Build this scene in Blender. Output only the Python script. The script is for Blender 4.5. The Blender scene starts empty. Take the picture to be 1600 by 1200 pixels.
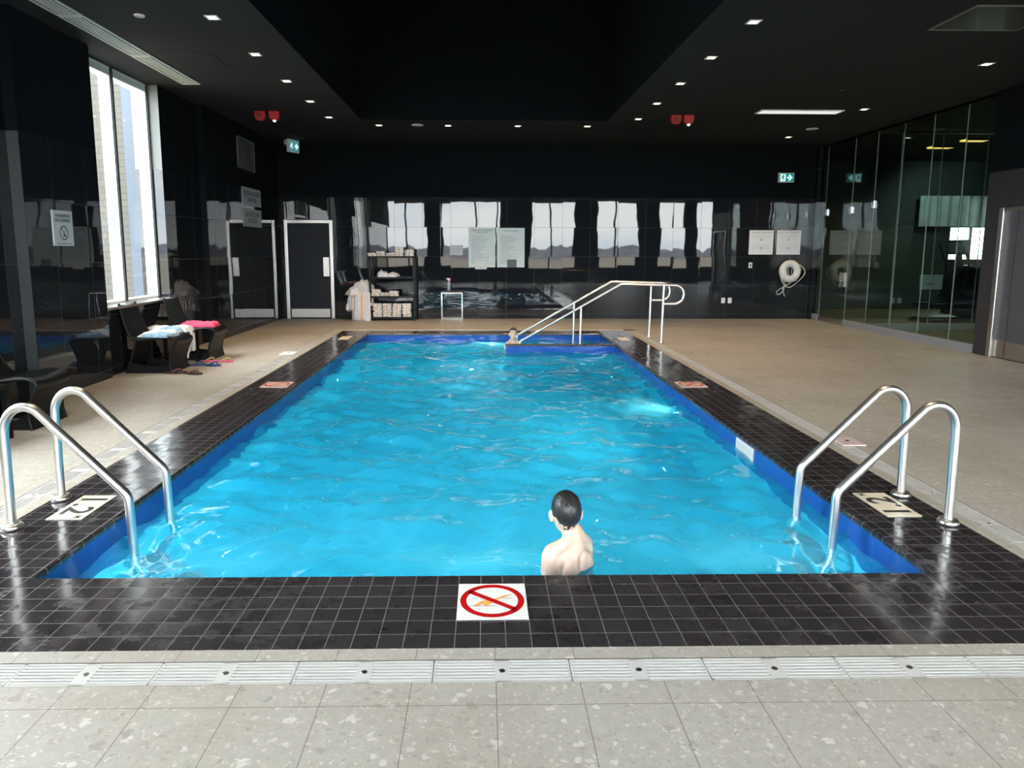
import bpy, bmesh, math, random
import numpy as np
from mathutils import Vector, Matrix, noise as mnoise
R = math.radians
PI = math.pi
random.seed(7)
sc = bpy.context.scene
COL = sc.collection

# ------------------------------------------------------------------ materials
class NT:
    def __init__(s, name):
        s.m = bpy.data.materials.new(name); s.m.use_nodes = True
        s.t = s.m.node_tree; s.t.nodes.clear()
        s.out = s.t.nodes.new('ShaderNodeOutputMaterial')
    def n(s, typ, ins=None, **props):
        nd = s.t.nodes.new(typ)
        for k, v in props.items(): setattr(nd, k, v)
        for k, v in (ins or {}).items():
            i = nd.inputs[k]
            if isinstance(v, bpy.types.NodeSocket): s.t.links.new(v, i)
            else: i.default_value = v
        return nd
    def math(s, op, a, b=0.0, c=0.0):
        return s.n('ShaderNodeMath', {0: a, 1: b, 2: c}, operation=op).outputs[0]
    def vmath(s, op, a, b=(0, 0, 0)):
        return s.n('ShaderNodeVectorMath', {0: a, 1: b}, operation=op).outputs[0]
    def mix(s, f, a, b):
        nd = s.t.nodes.new('ShaderNodeMix'); nd.data_type = 'RGBA'
        for sock, v in ((nd.inputs[0], f), (nd.inputs[6], a), (nd.inputs[7], b)):
            if isinstance(v, bpy.types.NodeSocket): s.t.links.new(v, sock)
            else: sock.default_value = v
        return nd.outputs[2]
    def ramp(s, f, stops, interp='LINEAR'):
        nd = s.n('ShaderNodeValToRGB', {0: f}); cr = nd.color_ramp; cr.interpolation = interp
        while len(cr.elements) < len(stops): cr.elements.new(0.5)
        for e, (p, c) in zip(cr.elements, stops):
            e.position = p; e.color = c if len(c) == 4 else (*c, 1)
        return nd.outputs[0]
    def obj(s): return s.n('ShaderNodeTexCoord').outputs['Object']
    def xyz(s, v):
        o = s.n('ShaderNodeSeparateXYZ', {0: v}).outputs; return o[0], o[1], o[2]
    def comb(s, x, y, z): return s.n('ShaderNodeCombineXYZ', {0: x, 1: y, 2: z}).outputs[0]
    def noise(s, v, scale, detail=2.0, rough=0.5):
        return s.n('ShaderNodeTexNoise', {'Vector': v, 'Scale': scale, 'Detail': detail, 'Roughness': rough})
    def bsdf(s, **k):
        names = {'col': 'Base Color', 'rough': 'Roughness', 'metal': 'Metallic', 'ior': 'IOR', 'normal': 'Normal',
                 'emis': 'Emission Color', 'estr': 'Emission Strength', 'alpha': 'Alpha', 'trans': 'Transmission Weight',
                 'sss': 'Subsurface Weight', 'coat': 'Coat Weight', 'spec': 'Specular IOR Level', 'sheen': 'Sheen Weight'}
        ins = {}
        for a, v in k.items():
            if a in ('col', 'emis') and isinstance(v, tuple) and len(v) == 3: v = (*v, 1)
            ins[names[a]] = v
        return s.n('ShaderNodeBsdfPrincipled', ins)
    def done(s, sh):
        s.t.links.new(sh.outputs[0] if hasattr(sh, 'outputs') else sh, s.out.inputs[0]); return s.m

def simple(name, col, rough=0.5, metal=0.0, var=0.06, scale=8.0, bump=0.0, **k):
    t = NT(name); o = t.obj(); nz = t.noise(o, scale, 3.0)
    c2 = tuple(max(0, x * (1 - var * 2)) for x in col); c1 = tuple(min(1, x * (1 + var)) for x in col)
    c = t.mix(nz.outputs[0], (*c2, 1), (*c1, 1))
    if bump:
        b = t.n('ShaderNodeBump', {'Height': t.noise(o, scale * 4, 3.0).outputs[0], 'Strength': bump, 'Distance': 0.01})
        k['normal'] = b.outputs[0]
    return t.done(t.bsdf(col=c, rough=rough, metal=metal, **k))

def srgb(r, g, b):
    f = lambda c: (c / 255 / 12.92) if c / 255 <= 0.04045 else ((c / 255 + 0.055) / 1.055) ** 2.4
    return (f(r), f(g), f(b))

def mat_walltile():
    t = NT('polished_black_wall_tile'); p = t.obj(); x, y, z = t.xyz(p)
    nx = t.math('ABSOLUTE', t.xyz(t.n('ShaderNodeNewGeometry').outputs['Normal'])[0])
    side = t.math('GREATER_THAN', nx, 0.5)
    u = t.math('ADD', t.math('MULTIPLY', x, t.math('SUBTRACT', 1.0, side)), t.math('MULTIPLY', y, side))
    uu = t.math('DIVIDE', t.math('ADD', u, 0.10), 0.622); vv = t.math('DIVIDE', t.math('SUBTRACT', z, 0.105), 0.644)
    fu, fv = t.math('FRACT', uu), t.math('FRACT', vv)
    du = t.math('MULTIPLY', t.math('MINIMUM', fu, t.math('SUBTRACT', 1.0, fu)), 0.622)
    dv = t.math('MULTIPLY', t.math('MINIMUM', fv, t.math('SUBTRACT', 1.0, fv)), 0.644)
    joint = t.math('LESS_THAN', t.math('MINIMUM', du, dv), 0.0022)
    cell = t.comb(t.math('FLOOR', uu), t.math('FLOOR', vv), side)
    rnd = t.n('ShaderNodeTexWhiteNoise', {0: cell}, noise_dimensions='3D').outputs[1]
    tilt = t.vmath('MULTIPLY', t.vmath('SUBTRACT', rnd, (.5, .5, .5)), (.006, .006, .004))
    wob = t.vmath('MULTIPLY', t.vmath('SUBTRACT', t.noise(t.vmath('ADD', p, t.vmath('MULTIPLY', rnd, (9, 9, 9))), 1.7, 1.0).outputs[1], (.5, .5, .5)), (.009, .009, .004))
    nrm = t.vmath('NORMALIZE', t.vmath('ADD', t.n('ShaderNodeNewGeometry').outputs['Normal'], t.vmath('ADD', tilt, wob)))
    base = t.mix(t.noise(p, 60, 2).outputs[0], (.008, .010, .012, 1), (.013, .015, .018, 1))
    col = t.mix(joint, base, (.045, .048, .05, 1))
    return t.done(t.bsdf(col=col, rough=t.math('ADD', 0.015, t.math('MULTIPLY', joint, 0.5)), ior=1.44, normal=nrm))

def mat_greytile():
    t = NT('matte_charcoal_wall_tile'); p = t.obj(); x, y, z = t.xyz(p)
    fv = t.math('FRACT', t.math('DIVIDE', t.math('SUBTRACT', z, 0.105), 0.644)); fu = t.math('FRACT', t.math('DIVIDE', t.math('ADD', y, -9.86 + .62), 0.62))
    j = t.math('LESS_THAN', t.math('MINIMUM', fu, fv), 0.006)
    base = t.mix(t.noise(p, 9, 4).outputs[0], (.020, .019, .020, 1), (.036, .034, .035, 1))
    return t.done(t.bsdf(col=t.mix(j, base, (.08, .08, .08, 1)), rough=.45))

def mat_decktile():
    t = NT('wet_black_mosaic_deck_tile'); p = t.obj(); x, y, z = t.xyz(p)
    S = 0.1022
    fu = t.math('FRACT', t.math('DIVIDE', t.math('ADD', x, .114), S)); fv = t.math('FRACT', t.math('DIVIDE', t.math('ADD', y, -2.6985), S))
    d = t.math('MULTIPLY', t.math('MINIMUM', t.math('MINIMUM', fu, t.math('SUBTRACT', 1.0, fu)), t.math('MINIMUM', fv, t.math('SUBTRACT', 1.0, fv))), S)
    joint = t.math('LESS_THAN', d, 0.0017)
    cell = t.comb(t.math('FLOOR', t.math('DIVIDE', t.math('ADD', x, .114), S)), t.math('FLOOR', t.math('DIVIDE', t.math('ADD', y, -2.6985), S)), 0.0)
    rv = t.n('ShaderNodeTexWhiteNoise', {0: cell}, noise_dimensions='3D').outputs[0]
    base = t.mix(rv, (.022, .019, .0205, 1), (.034, .030, .032, 1))
    wetn = t.math('ADD', t.noise(t.vmath('MULTIPLY', p, (1, 1.3, 1)), 9, 5, .62).outputs[0], t.math('ADD', t.math('MULTIPLY', t.noise(p, 1.1, 2).outputs[0], .45), t.math('MULTIPLY', t.math('MINIMUM', t.math('MAXIMUM', t.math('SUBTRACT', t.math('ABSOLUTE', x), .6), 0.0), 1.6), .13)))
    wet = t.ramp(wetn, [(.74, (0, 0, 0)), (.85, (1, 1, 1))])
    wetf = t.n('ShaderNodeRGBToBW', {0: wet}).outputs[0]
    col = t.mix(joint, base, (.17, .16, .155, 1))
    rough = t.math('ADD', .40, t.math('MULTIPLY', wetf, -.26))
    drops = t.n('ShaderNodeTexVoronoi', {'Vector': p, 'Scale': 55.0}).outputs['Distance']
    h = t.math('ADD', t.math('MULTIPLY', t.math('SUBTRACT', 1.0, joint), .35), t.math('ADD', t.math('MULTIPLY', t.noise(p, 26, 3).outputs[0], .25), t.math('MULTIPLY', t.math('LESS_THAN', drops, .22), t.math('MULTIPLY', wetf, .12))))
    rv3 = t.n('ShaderNodeTexWhiteNoise', {0: cell}, noise_dimensions='3D').outputs[1]
    nn = t.vmath('NORMALIZE', t.vmath('ADD', t.n('ShaderNodeNewGeometry').outputs['Normal'], t.vmath('MULTIPLY', t.vmath('SUBTRACT', rv3, (.5, .5, .5)), (.035, .035, 0))))
    b = t.n('ShaderNodeBump', {'Height': h, 'Strength': .22, 'Distance': .003, 'Normal': nn})
    return t.done(t.bsdf(col=col, rough=t.math('ADD', rough, t.math('MULTIPLY', joint, .2)), ior=1.5, normal=b.outputs[0]))

def mat_terrazzo():
    t = NT('beige_terrazzo_floor_tile'); p = t.obj(); x, y, z = t.xyz(p)
    fu = t.math('FRACT', t.math('DIVIDE', t.math('ADD', x, -.046), .3045)); fv = t.math('FRACT', t.math('DIVIDE', t.math('ADD', y, -2.156), .612))
    du = t.math('MULTIPLY', t.math('MINIMUM', fu, t.math('SUBTRACT', 1.0, fu)), .3045); dv = t.math('MULTIPLY', t.math('MINIMUM', fv, t.math('SUBTRACT', 1.0, fv)), .612)
    joint = t.math('LESS_THAN', t.math('MINIMUM', du, dv), .0014)
    warp = t.vmath('ADD', p, t.vmath('MULTIPLY', t.noise(p, 34, 3).outputs[1], (.055, .045, 0)))
    c = t.mix(t.noise(warp, 26, 6, .75).outputs[0], (.285, .262, .222, 1), (.50, .472, .415, 1))
    for sc_, lo, hi, th in ((38, (.66, .63, .57, 1), (.30, .27, .23, 1), .26), (17, (.72, .69, .63, 1), (.25, .23, .20, 1), .20), (85, (.62, .58, .5, 1), (.22, .2, .17, 1), .30)):
        v = t.n('ShaderNodeTexVoronoi', {'Vector': warp, 'Scale': float(sc_), 'Randomness': 1.0})
        cr, cg, cb = t.xyz(v.outputs['Color'])
        m = t.math('MULTIPLY', t.math('LESS_THAN', v.outputs['Distance'], t.math('MULTIPLY', cg, th * 1.7)), t.math('GREATER_THAN', cb, .45))
        chip = t.mix(t.math('GREATER_THAN', cr, .66), lo, hi)
        c = t.mix(t.math('MULTIPLY', m, .5), c, chip)
    stain = t.noise(p, .9, 4, .6).outputs[0]
    c = t.mix(t.ramp(stain, [(.46, (0, 0, 0)), (.72, (.5, .5, .5))]), c, (.25, .205, .16, 1))
    c = t.mix(joint, c, (.15, .13, .11, 1))
    rough = t.math('ADD', .34, t.math('MULTIPLY', t.noise(p, 5, 3).outputs[0], .25))
    return t.done(t.bsdf(col=c, rough=rough, ior=1.45))

def mat_pool():
    t = NT('pool_shell_tile'); p = t.obj(); x, y, z = t.xyz(p)
    nx = t.math('ABSOLUTE', t.xyz(t.n('ShaderNodeNewGeometry').outputs['Normal'])[0]); side = t.math('GREATER_THAN', nx, .5)
    u = t.math('ADD', t.math('MULTIPLY', x, t.math('SUBTRACT', 1.0, side)), t.math('MULTIPLY', y, side))
    fu = t.math('FRACT', t.math('DIVIDE', u, .9)); joint = t.math('LESS_THAN', fu, .004)
    blue = t.mix(t.noise(p, 2.5, 3).outputs[0], (.010, .055, .27, 1), (.018, .095, .42, 1))
    blue = t.mix(joint, blue, (.05, .16, .45, 1))
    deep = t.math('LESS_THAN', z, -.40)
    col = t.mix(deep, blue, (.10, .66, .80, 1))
    return t.done(t.bsdf(col=col, rough=t.math('ADD', .12, t.math('MULTIPLY', deep, .4))))

def mat_water():
    t = NT('pool_water'); p = t.obj()
    b = t.n('ShaderNodeBump', {'Height': t.noise(t.vmath('MULTIPLY', p, (1, 1.6, 1)), 5, 1.5, .5).outputs[0], 'Strength': .30, 'Distance': .03})
    n1 = b.outputs[0]
    c = t.mix(t.noise(p, .8, 3).outputs[0], (.006, .30, .58, 1), (.014, .42, .72, 1))
    dif = t.n('ShaderNodeBsdfDiffuse', {'Color': c}); trl = t.n('ShaderNodeBsdfTranslucent', {'Color': (.25, .85, .95, 1), 'Normal': n1})
    body = t.n('ShaderNodeMixShader', {0: .2, 1: dif.outputs[0], 2: trl.outputs[0]})
    tr = t.n('ShaderNodeBsdfRefraction', {'Color': (.70, .95, .98, 1), 'IOR': 1.33, 'Roughness': .0, 'Normal': n1})
    mixb = t.n('ShaderNodeMixShader', {0: .55, 1: body.outputs[0], 2: tr.outputs[0]})
    gl = t.n('ShaderNodeBsdfGlossy', {'Color': (1, 1, 1, 1), 'Roughness': .03, 'Normal': n1})
    fr = t.n('ShaderNodeFresnel', {'IOR': 1.33, 'Normal': n1})
    return t.done(t.n('ShaderNodeMixShader', {0: fr.outputs[0], 1: mixb.outputs[0], 2: gl.outputs[0]}))

def mat_glass(name, tint, k=1.0, rough=0.0):
    t = NT(name); p = t.obj()
    tr = t.n('ShaderNodeBsdfTransparent', {'Color': (*tint, 1)}); gl = t.n('ShaderNodeBsdfGlossy', {'Color': (.95, 1, .98, 1), 'Roughness': rough})
    bk = t.n('ShaderNodeNewGeometry').outputs['Backfacing']; fr = t.n('ShaderNodeFresnel', {'IOR': t.math('ADD', 1.5, t.math('MULTIPLY', bk, 1 / 1.5 - 1.5))}); f = t.math('MULTIPLY', fr.outputs[0], k)
    return t.done(t.n('ShaderNodeMixShader', {0: f, 1: tr.outputs[0], 2: gl.outputs[0]}))

def mat_steel(name, col=(.62, .61, .59), rough=.22):
    t = NT(name); p = t.obj(); nz = t.noise(t.vmath('MULTIPLY', p, (1, 1, 14)), 22, 3).outputs[0]
    return t.done(t.bsdf(col=(*col, 1), metal=1.0, rough=rough))

def emit(name, col, s):
    t = NT(name); e = t.n('ShaderNodeEmission', {0: (*col, 1), 1: s}); return t.done(e)

def mat_poster():
    t = NT('printed_notice_sheet'); p = t.obj(); x, y, z = t.xyz(p)
    row = t.math('DIVIDE', z, .021); fr = t.math('FRACT', row)
    ln = t.n('ShaderNodeTexWhiteNoise', {0: t.comb(t.math('FLOOR', row), 0.0, 0.0)}, noise_dimensions='3D').outputs[0]
    lim = t.math('ADD', -.08, t.math('MULTIPLY', ln, .28))
    m = t.math('MULTIPLY', t.math('LESS_THAN', fr, .38), t.math('MULTIPLY', t.math('LESS_THAN', x, lim), t.math('GREATER_THAN', x, -.235)))
    m = t.math('MULTIPLY', m, t.math('MULTIPLY', t.math('LESS_THAN', z, .26), t.math('GREATER_THAN', z, -.36)))
    m = t.math('MULTIPLY', m, t.math('GREATER_THAN', t.noise(t.comb(t.math('MULTIPLY', x, 60), t.math('FLOOR', row), 0.0), 1.0, 2).outputs[0], .42))
    return t.done(t.bsdf(col=t.mix(m, (.56, .62, .60, 1), (.30, .33, .33, 1)), rough=.6))

def mat_notice():
    t = NT('laminated_notice_sheet'); p = t.obj(); x, y, z = t.xyz(p)
    row = t.math('DIVIDE', z, .018); fr = t.math('FRACT', row)
    band = t.math('MULTIPLY', t.math('LESS_THAN', fr, .4), t.math('MULTIPLY', t.math('LESS_THAN', t.math('ABSOLUTE', x), .2), t.math('LESS_THAN', t.math('ABSOLUTE', t.math('SUBTRACT', t.math('ABSOLUTE', t.math('SUBTRACT', z, .03)), .12)), .055)))
    band = t.math('MULTIPLY', band, t.math('GREATER_THAN', t.noise(t.comb(t.math('MULTIPLY', x, 50), t.math('FLOOR', row), 0.0), 1.0, 2).outputs[0], .45))
    return t.done(t.bsdf(col=t.mix(t.math('MULTIPLY', band, .6), (.66, .70, .73, 1), (.40, .43, .46, 1)), rough=.45))

def mat_towel(name, stripe=True, grey=(.78, .76, .76)):
    t = NT(name); p = t.obj(); x, y, z = t.xyz(p)
    b = t.n('ShaderNodeBump', {'Height': t.noise(p, 260, 2).outputs[0], 'Strength': .4, 'Distance': .004})
    base = t.mix(t.noise(p, 6, 3).outputs[0], tuple(g * .86 for g in grey) + (1,), grey + (1,))
    if stripe:
        w = t.math('ADD', x, t.math('MULTIPLY', t.math('SUBTRACT', t.noise(p, 9, 2).outputs[0], .5), .05))
        m = t.math('LESS_THAN', t.math('ABSOLUTE', w), .014)
        base = t.mix(t.math('MULTIPLY', m, .85), base, (.80, .36, .07, 1))
    return t.done(t.bsdf(col=base, rough=.9, normal=b.outputs[0], sheen=.2))

def mat_brick():
    t = NT('pale_exterior_brick'); p = t.obj(); x, y, z = t.xyz(p)
    br = t.n('ShaderNodeTexBrick', {'Vector': t.comb(t.math('ADD', x, y), z, 0.0), 'Color1': (.058, .054, .044, 1), 'Color2': (.050, .049, .041, 1), 'Mortar': (.032, .033, .030, 1), 'Scale': 1.0, 'Mortar Size': .008, 'Brick Width': .40, 'Row Height': .1})
    return t.done(t.bsdf(col=br.outputs[0], rough=.85))

def mat_chair():
    t = NT('ribbed_black_plastic'); p = t.obj(); x, y, z = t.xyz(p)
    w = t.math('SINE', t.math('MULTIPLY', t.math('ADD', x, t.math('MULTIPLY', t.math('ABSOLUTE', y), .5)), 420.0))
    b = t.n('ShaderNodeBump', {'Height': w, 'Strength': .25, 'Distance': .002})
    return t.done(t.bsdf(col=t.mix(t.noise(p, 4).outputs[0], (.0025, .0035, .0038, 1), (.0045, .0058, .006, 1)), rough=.33, spec=.38, normal=b.outputs[0]))

M = dict(
    walltile=mat_walltile(), greytile=mat_greytile(), deck=mat_decktile(), terrazzo=mat_terrazzo(), pool=mat_pool(), water=mat_water(),
    paint=simple('matte_black_paint', (.0026, .0046, .0066), .85, spec=.12, var=.15, scale=3), ceil=simple('black_ceiling_paint', (.0072, .0085, .0090), .85, spec=.3, var=.1, scale=2),
    reveal=simple('grey_reveal_paint', (.16, .17, .17), .7), steel=mat_steel('brushed_stainless_steel', (.74, .73, .71), .33), satin=mat_steel('satin_frame_steel', (.55, .53, .50), .30),
    chrome=mat_steel('polished_chrome', (.75, .75, .75), .1), whiteplas=simple('white_plastic', (.74, .74, .71), .4), offwhite=simple('off_white_enamel', (.62, .62, .58), .45),
    white=simple('white_window_frame', (.82, .85, .84), .45), gasket=simple('dark_window_gasket', (.03, .04, .04), .5), door=simple('charcoal_door_panel', (.007, .0095, .0145), .5, spec=.25),
    door2=simple('grey_laminate_door', (.07, .07, .078), .38), black=simple('black_powder_coat', (.0030, .0035, .004), .45, spec=.25), blackgloss=simple('black_rubber', (.01, .01, .011), .5),
    glass=mat_glass('green_tinted_glass', (.80, .875, .845), 1.0), pane=mat_glass('clear_window_glass', (.90, .94, .93), 1.0), slot=simple('dark_slot', (.01, .01, .01), .8),
    signwhite=simple('white_sign_board', (.50, .54, .56), .5), signgrey=simple('grey_sign_board', (.33, .36, .37), .5), ink=simple('black_sign_ink', (.02, .025, .03), .6), inkgrey=simple('faded_sign_ink', (.09, .105, .10), .6),
    tilewhite=simple('white_ceramic_marker', (.86, .85, .80), .25), tilecream=simple('cream_ceramic_marker', (.80, .72, .56), .25), tilepink=simple('faded_ceramic_marker', (.70, .58, .50), .3),
    red=simple('red_marker_enamel', (.52, .006, .008), .35), orange=simple('orange_marker_enamel', (.85, .42, .10), .4), bluegrey=simple('blue_grey_marker_line', (.36, .36, .52), .4),
    alarm=simple('red_alarm_plastic', (.42, .012, .015), .35), green=emit('lit_exit_green', (.0, .20, .16), .8), exitwhite=emit('lit_exit_white', (.60, .95, 1.0), .9),
    exitdim=emit('edge_lit_exit_green', (.10, .30, .32), .5), poster=mat_poster(), notice=mat_notice(), foil=simple('crinkled_paper', (.45, .46, .48), .35, var=.6, scale=60),
    towel=mat_towel('white_towel_orange_stripe'), towelp=mat_towel('white_towel_plain', False), bluecloth=simple('light_blue_cloth', (.30, .48, .60), .85, var=.4, scale=30, bump=.4),
    pinkcloth=simple('pink_cloth', (.75, .06, .14), .8, var=.3, scale=40, bump=.5), chair=mat_chair(), skin=simple('pale_skin', (.64, .47, .36), .45, var=.05, scale=9, sss=.12),
    hair=None, grate=simple('white_grate_plastic', (.55, .54, .515), .45), brown=simple('brown_sandal_foam', (.030, .018, .013), .7), maroon=simple('maroon_sandal_strap', (.14, .03, .03), .6),
    navy=simple('navy_sandal_foam', (.012, .035, .13), .6), pinkfoam=simple('pink_sandal_foam', (.60, .10, .18), .6), strapgreen=simple('olive_sandal_strap', (.30, .30, .12), .6),
    bottle=simple('grey_translucent_bottle', (.30, .34, .38), .3), trigger=simple('red_trigger_plastic', (.55, .03, .05), .4), wood=simple('brown_table_board', (.10, .075, .055), .5),
    brick=mat_brick(), bluefin=simple('blue_painted_panel', (.032, .046, .066), .6), field=simple('winter_field', (.31, .26, .19), .95, var=.2, scale=.15), tree=simple('bare_treeline', (.26, .25, .28), .95, var=.3, scale=.6),
    lens=emit('warm_downlight_lens', (1.0, .82, .55), 6.0), gymlens=emit('yellow_gym_light', (1.0, .58, .16), 1.9), lin=emit('white_linear_diffuser', (.95, .97, .93), .62), poollens=emit('pool_lamp_lens', (.45, 1.0, .95), 90.0),
    gymfloor=simple('olive_gym_floor', (.14, .125, .075), .5), gymwall=simple('dark_gym_wall', (.04, .05, .047), .7), curtain=simple('grey_curtain', (.55, .62, .62), .8, var=.3, scale=3), joint=simple('glass_joint_edge', (.36, .44, .41), .3), base=simple('white_baseboard_panel', (.42, .48, .46), .5),
    curb=simple('grey_metal_curb', (.24, .24, .25), .5), shorts=simple('navy_swim_shorts', (.02, .03, .08), .8), lip=simple('lip_skin', (.55, .22, .20), .5), eye=simple('dark_eye', (.02, .015, .012), .3),
    pinkmat=simple('pink_lid_plastic', (.60, .47, .48), .4), machine=simple('black_machine_plastic', (.006, .008, .008), .4), hatch=simple('hatch_panel', (.06, .06, .058), .12), ringwhite=simple('white_buoy_foam', (.72, .72, .68), .6), rope=simple('white_rope', (.62, .62, .58), .8),
)
def mat_hair():
    t = NT('black_hair'); p = t.obj(); nz = t.noise(t.vmath('MULTIPLY', p, (1, 1, .15)), 110, 2).outputs[0]
    b = t.n('ShaderNodeBump', {'Height': nz, 'Strength': .7, 'Distance': .006})
    return t.done(t.bsdf(col=t.mix(nz, (.003, .003, .0035, 1), (.030, .029, .029, 1)), rough=.36, normal=b.outputs[0]))
M['hair'] = mat_hair()

# ------------------------------------------------------------------ geometry helpers
class MB:
    def __init__(s): s.v = []; s.f = []
    def add(s, vs, fs):
        b = len(s.v); s.v += [tuple(v) for v in vs]; s.f += [tuple(b + i for i in f) for f in fs]; return s
    def box(s, x0, x1, y0, y1, z0, z1):
        return s.add([(x, y, z) for z in (z0, z1) for y in (y0, y1) for x in (x0, x1)],
                     [(0, 2, 3, 1), (4, 5, 7, 6), (0, 1, 5, 4), (2, 6, 7, 3), (0, 4, 6, 2), (1, 3, 7, 5)])
    def quad(s, a, b, c, d): return s.add([a, b, c, d], [(0, 1, 2, 3)])
    def tube(s, pts, r, seg=12, cap=True, radii=None):
        pts = [Vector(p) for p in pts]; n = len(pts); rings = []; up = None
        for i, p in enumerate(pts):
            d = (pts[min(i + 1, n - 1)] - pts[max(i - 1, 0)]).normalized()
            if up is None:
                up = d.orthogonal().normalized()
            up = (up - d * up.dot(d)).normalized(); q = d.cross(up)
            rr = radii[i] if radii else r
            rings.append([p + up * rr * math.cos(2 * PI * k / seg) + q * rr * math.sin(2 * PI * k / seg) for k in range(seg)])
        vs = [v for rg in rings for v in rg]; fs = []
        for i in range(n - 1):
            for k in range(seg):
                a = i * seg + k; b = i * seg + (k + 1) % seg; fs.append((a, b, b + seg, a + seg))
        if cap:
            N_ = len(vs); vs = vs + list(rings[0]) + list(rings[-1])
            fs.append(tuple(N_ + k for k in range(seg - 1, -1, -1))); fs.append(tuple(N_ + seg + k for k in range(seg)))
        return s.add(vs, fs)
    def lathe(s, prof, c=(0, 0, 0), seg=24, axis='Z'):
        c = Vector(c); vs = []; fs = []
        for r, h in prof:
            for k in range(seg):
                a = 2 * PI * k / seg; p = (r * math.cos(a), r * math.sin(a), h)
                if axis == 'Y': p = (p[0], p[2], p[1])
                if axis == 'X': p = (p[2], p[0], p[1])
                vs.append(c + Vector(p))
        for i in range(len(prof) - 1):
            for k in range(seg):
                a = i * seg + k; b = i * seg + (k + 1) % seg; fs.append((a, b, b + seg, a + seg))
        fs.append(tuple(range(seg - 1, -1, -1))); fs.append(tuple((len(prof) - 1) * seg + k for k in range(seg)))
        return s.add(vs, fs)
    def ribbon(s, prof, w0, th, widths=None):
        """profile in (x,z) swept along y with half-widths, thickness th"""
        n = len(prof); P = [Vector((a, 0, b)) for a, b in prof]; vs = []
        for i, p in enumerate(P):
            d = (P[min(i + 1, n - 1)] - P[max(i - 1, 0)]).normalized(); nn = Vector((-d.z, 0, d.x)); w = widths[i] if widths else w0
            for sgn in (1, -1):
                q = p + nn * th * .5 * sgn
                vs += [(q.x, -w, q.z), (q.x, -w * .5, q.z - (.008 if sgn else 0)), (q.x, 0, q.z - .012), (q.x, w * .5, q.z - .008), (q.x, w, q.z)]
        fs = []
        for i in range(n - 1):
            a = i * 10; b = a + 10
            for k in range(4):
                fs.append((a + k, a + k + 1, b + k + 1, b + k)); fs.append((a + 5 + k, b + 5 + k, b + 6 + k, a + 6 + k))
            fs.append((a, b, b + 5, a + 5)); fs.append((a + 4, a + 9, b + 9, b + 4))
        for a, fl in ((0, 0), ((n - 1) * 10, 1)):
            for k in range(4):
                f = (a + k, a + 5 + k, a + 6 + k, a + k + 1); fs.append(f if not fl else f[::-1])
        return s.add(vs, fs)
    def extrude(s, poly, y0, y1):
        """poly in (x,z), extruded along y"""
        n = len(poly); vs = [(x, y0, z) for x, z in poly] + [(x, y1, z) for x, z in poly]
        return s.add(vs, [tuple(range(n)), tuple(range(2 * n - 1, n - 1, -1))] + [(i, i + n, (i + 1) % n + n, (i + 1) % n) for i in range(n)])
    def build(s, name, mat, parent=None, smooth=False, bevel=0, kind=None, sub=0):
        me = bpy.data.meshes.new(name); me.from_pydata(s.v, [], s.f); me.update()
        bm = bmesh.new(); bm.from_mesh(me); bmesh.ops.recalc_face_normals(bm, faces=bm.faces[:]); bm.to_mesh(me); bm.free()
        if smooth:
            for p in me.polygons: p.use_smooth = True
        me.materials.append(mat)
        o = bpy.data.objects.new(name, me); COL.objects.link(o)
        if parent: o.parent = parent
        if bevel:
            m = o.modifiers.new('b', 'BEVEL'); m.width = bevel; m.segments = 2; m.limit_method = 'ANGLE'
        if sub:
            m = o.modifiers.new('s', 'SUBSURF'); m.levels = sub; m.render_levels = sub
        if kind: o['kind'] = kind
        return o

def tag(o, label, cat, group=None, kind=None):
    o['label'] = label; o['category'] = cat
    if group: o['group'] = group
    if kind: o['kind'] = kind
    return o
def thing(name, label, cat, loc=(0, 0, 0), rz=0, group=None):
    o = bpy.data.objects.new(name, None); COL.objects.link(o); o.location = loc; o.rotation_euler = (0, 0, rz); o.empty_display_size = .1
    return tag(o, label, cat, group)
def dup(root, loc, rz=None, label=None):
    r = root.copy(); COL.objects.link(r); r.location = loc
    if rz is not None: r.rotation_euler = (0, 0, rz)
    if label: r['label'] = label
    for ch in [c for c in root.children]:
        c = ch.copy(); COL.objects.link(c); c.parent = r
        for g in [k for k in ch.children]:
            d = g.copy(); COL.objects.link(d); d.parent = c
    return r
def struct(o): o['kind'] = 'structure'; return o

def text(name, body, size, mat, parent, loc, rot, extrude=.0006, align='CENTER', sx=1.0, space=1.0, bold=0):
    cu = bpy.data.curves.new(name, 'FONT'); cu.body = body; cu.size = size; cu.align_x = align; cu.align_y = 'CENTER'; cu.extrude = extrude; cu.space_line = space; cu.offset = bold
    cu.resolution_u = 3
    tmp = bpy.data.objects.new(name, cu); COL.objects.link(tmp)
    bpy.context.view_layer.update()
    dg = bpy.context.evaluated_depsgraph_get()
    me = bpy.data.meshes.new_from_object(tmp.evaluated_get(dg)); COL.objects.unlink(tmp); bpy.data.objects.remove(tmp)
    o = bpy.data.objects.new(name, me); me.materials.clear(); me.materials.append(mat); COL.objects.link(o); o.parent = parent
    o.location = loc; o.rotation_euler = rot; o.scale = (sx, 1, 1)
    return o

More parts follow.
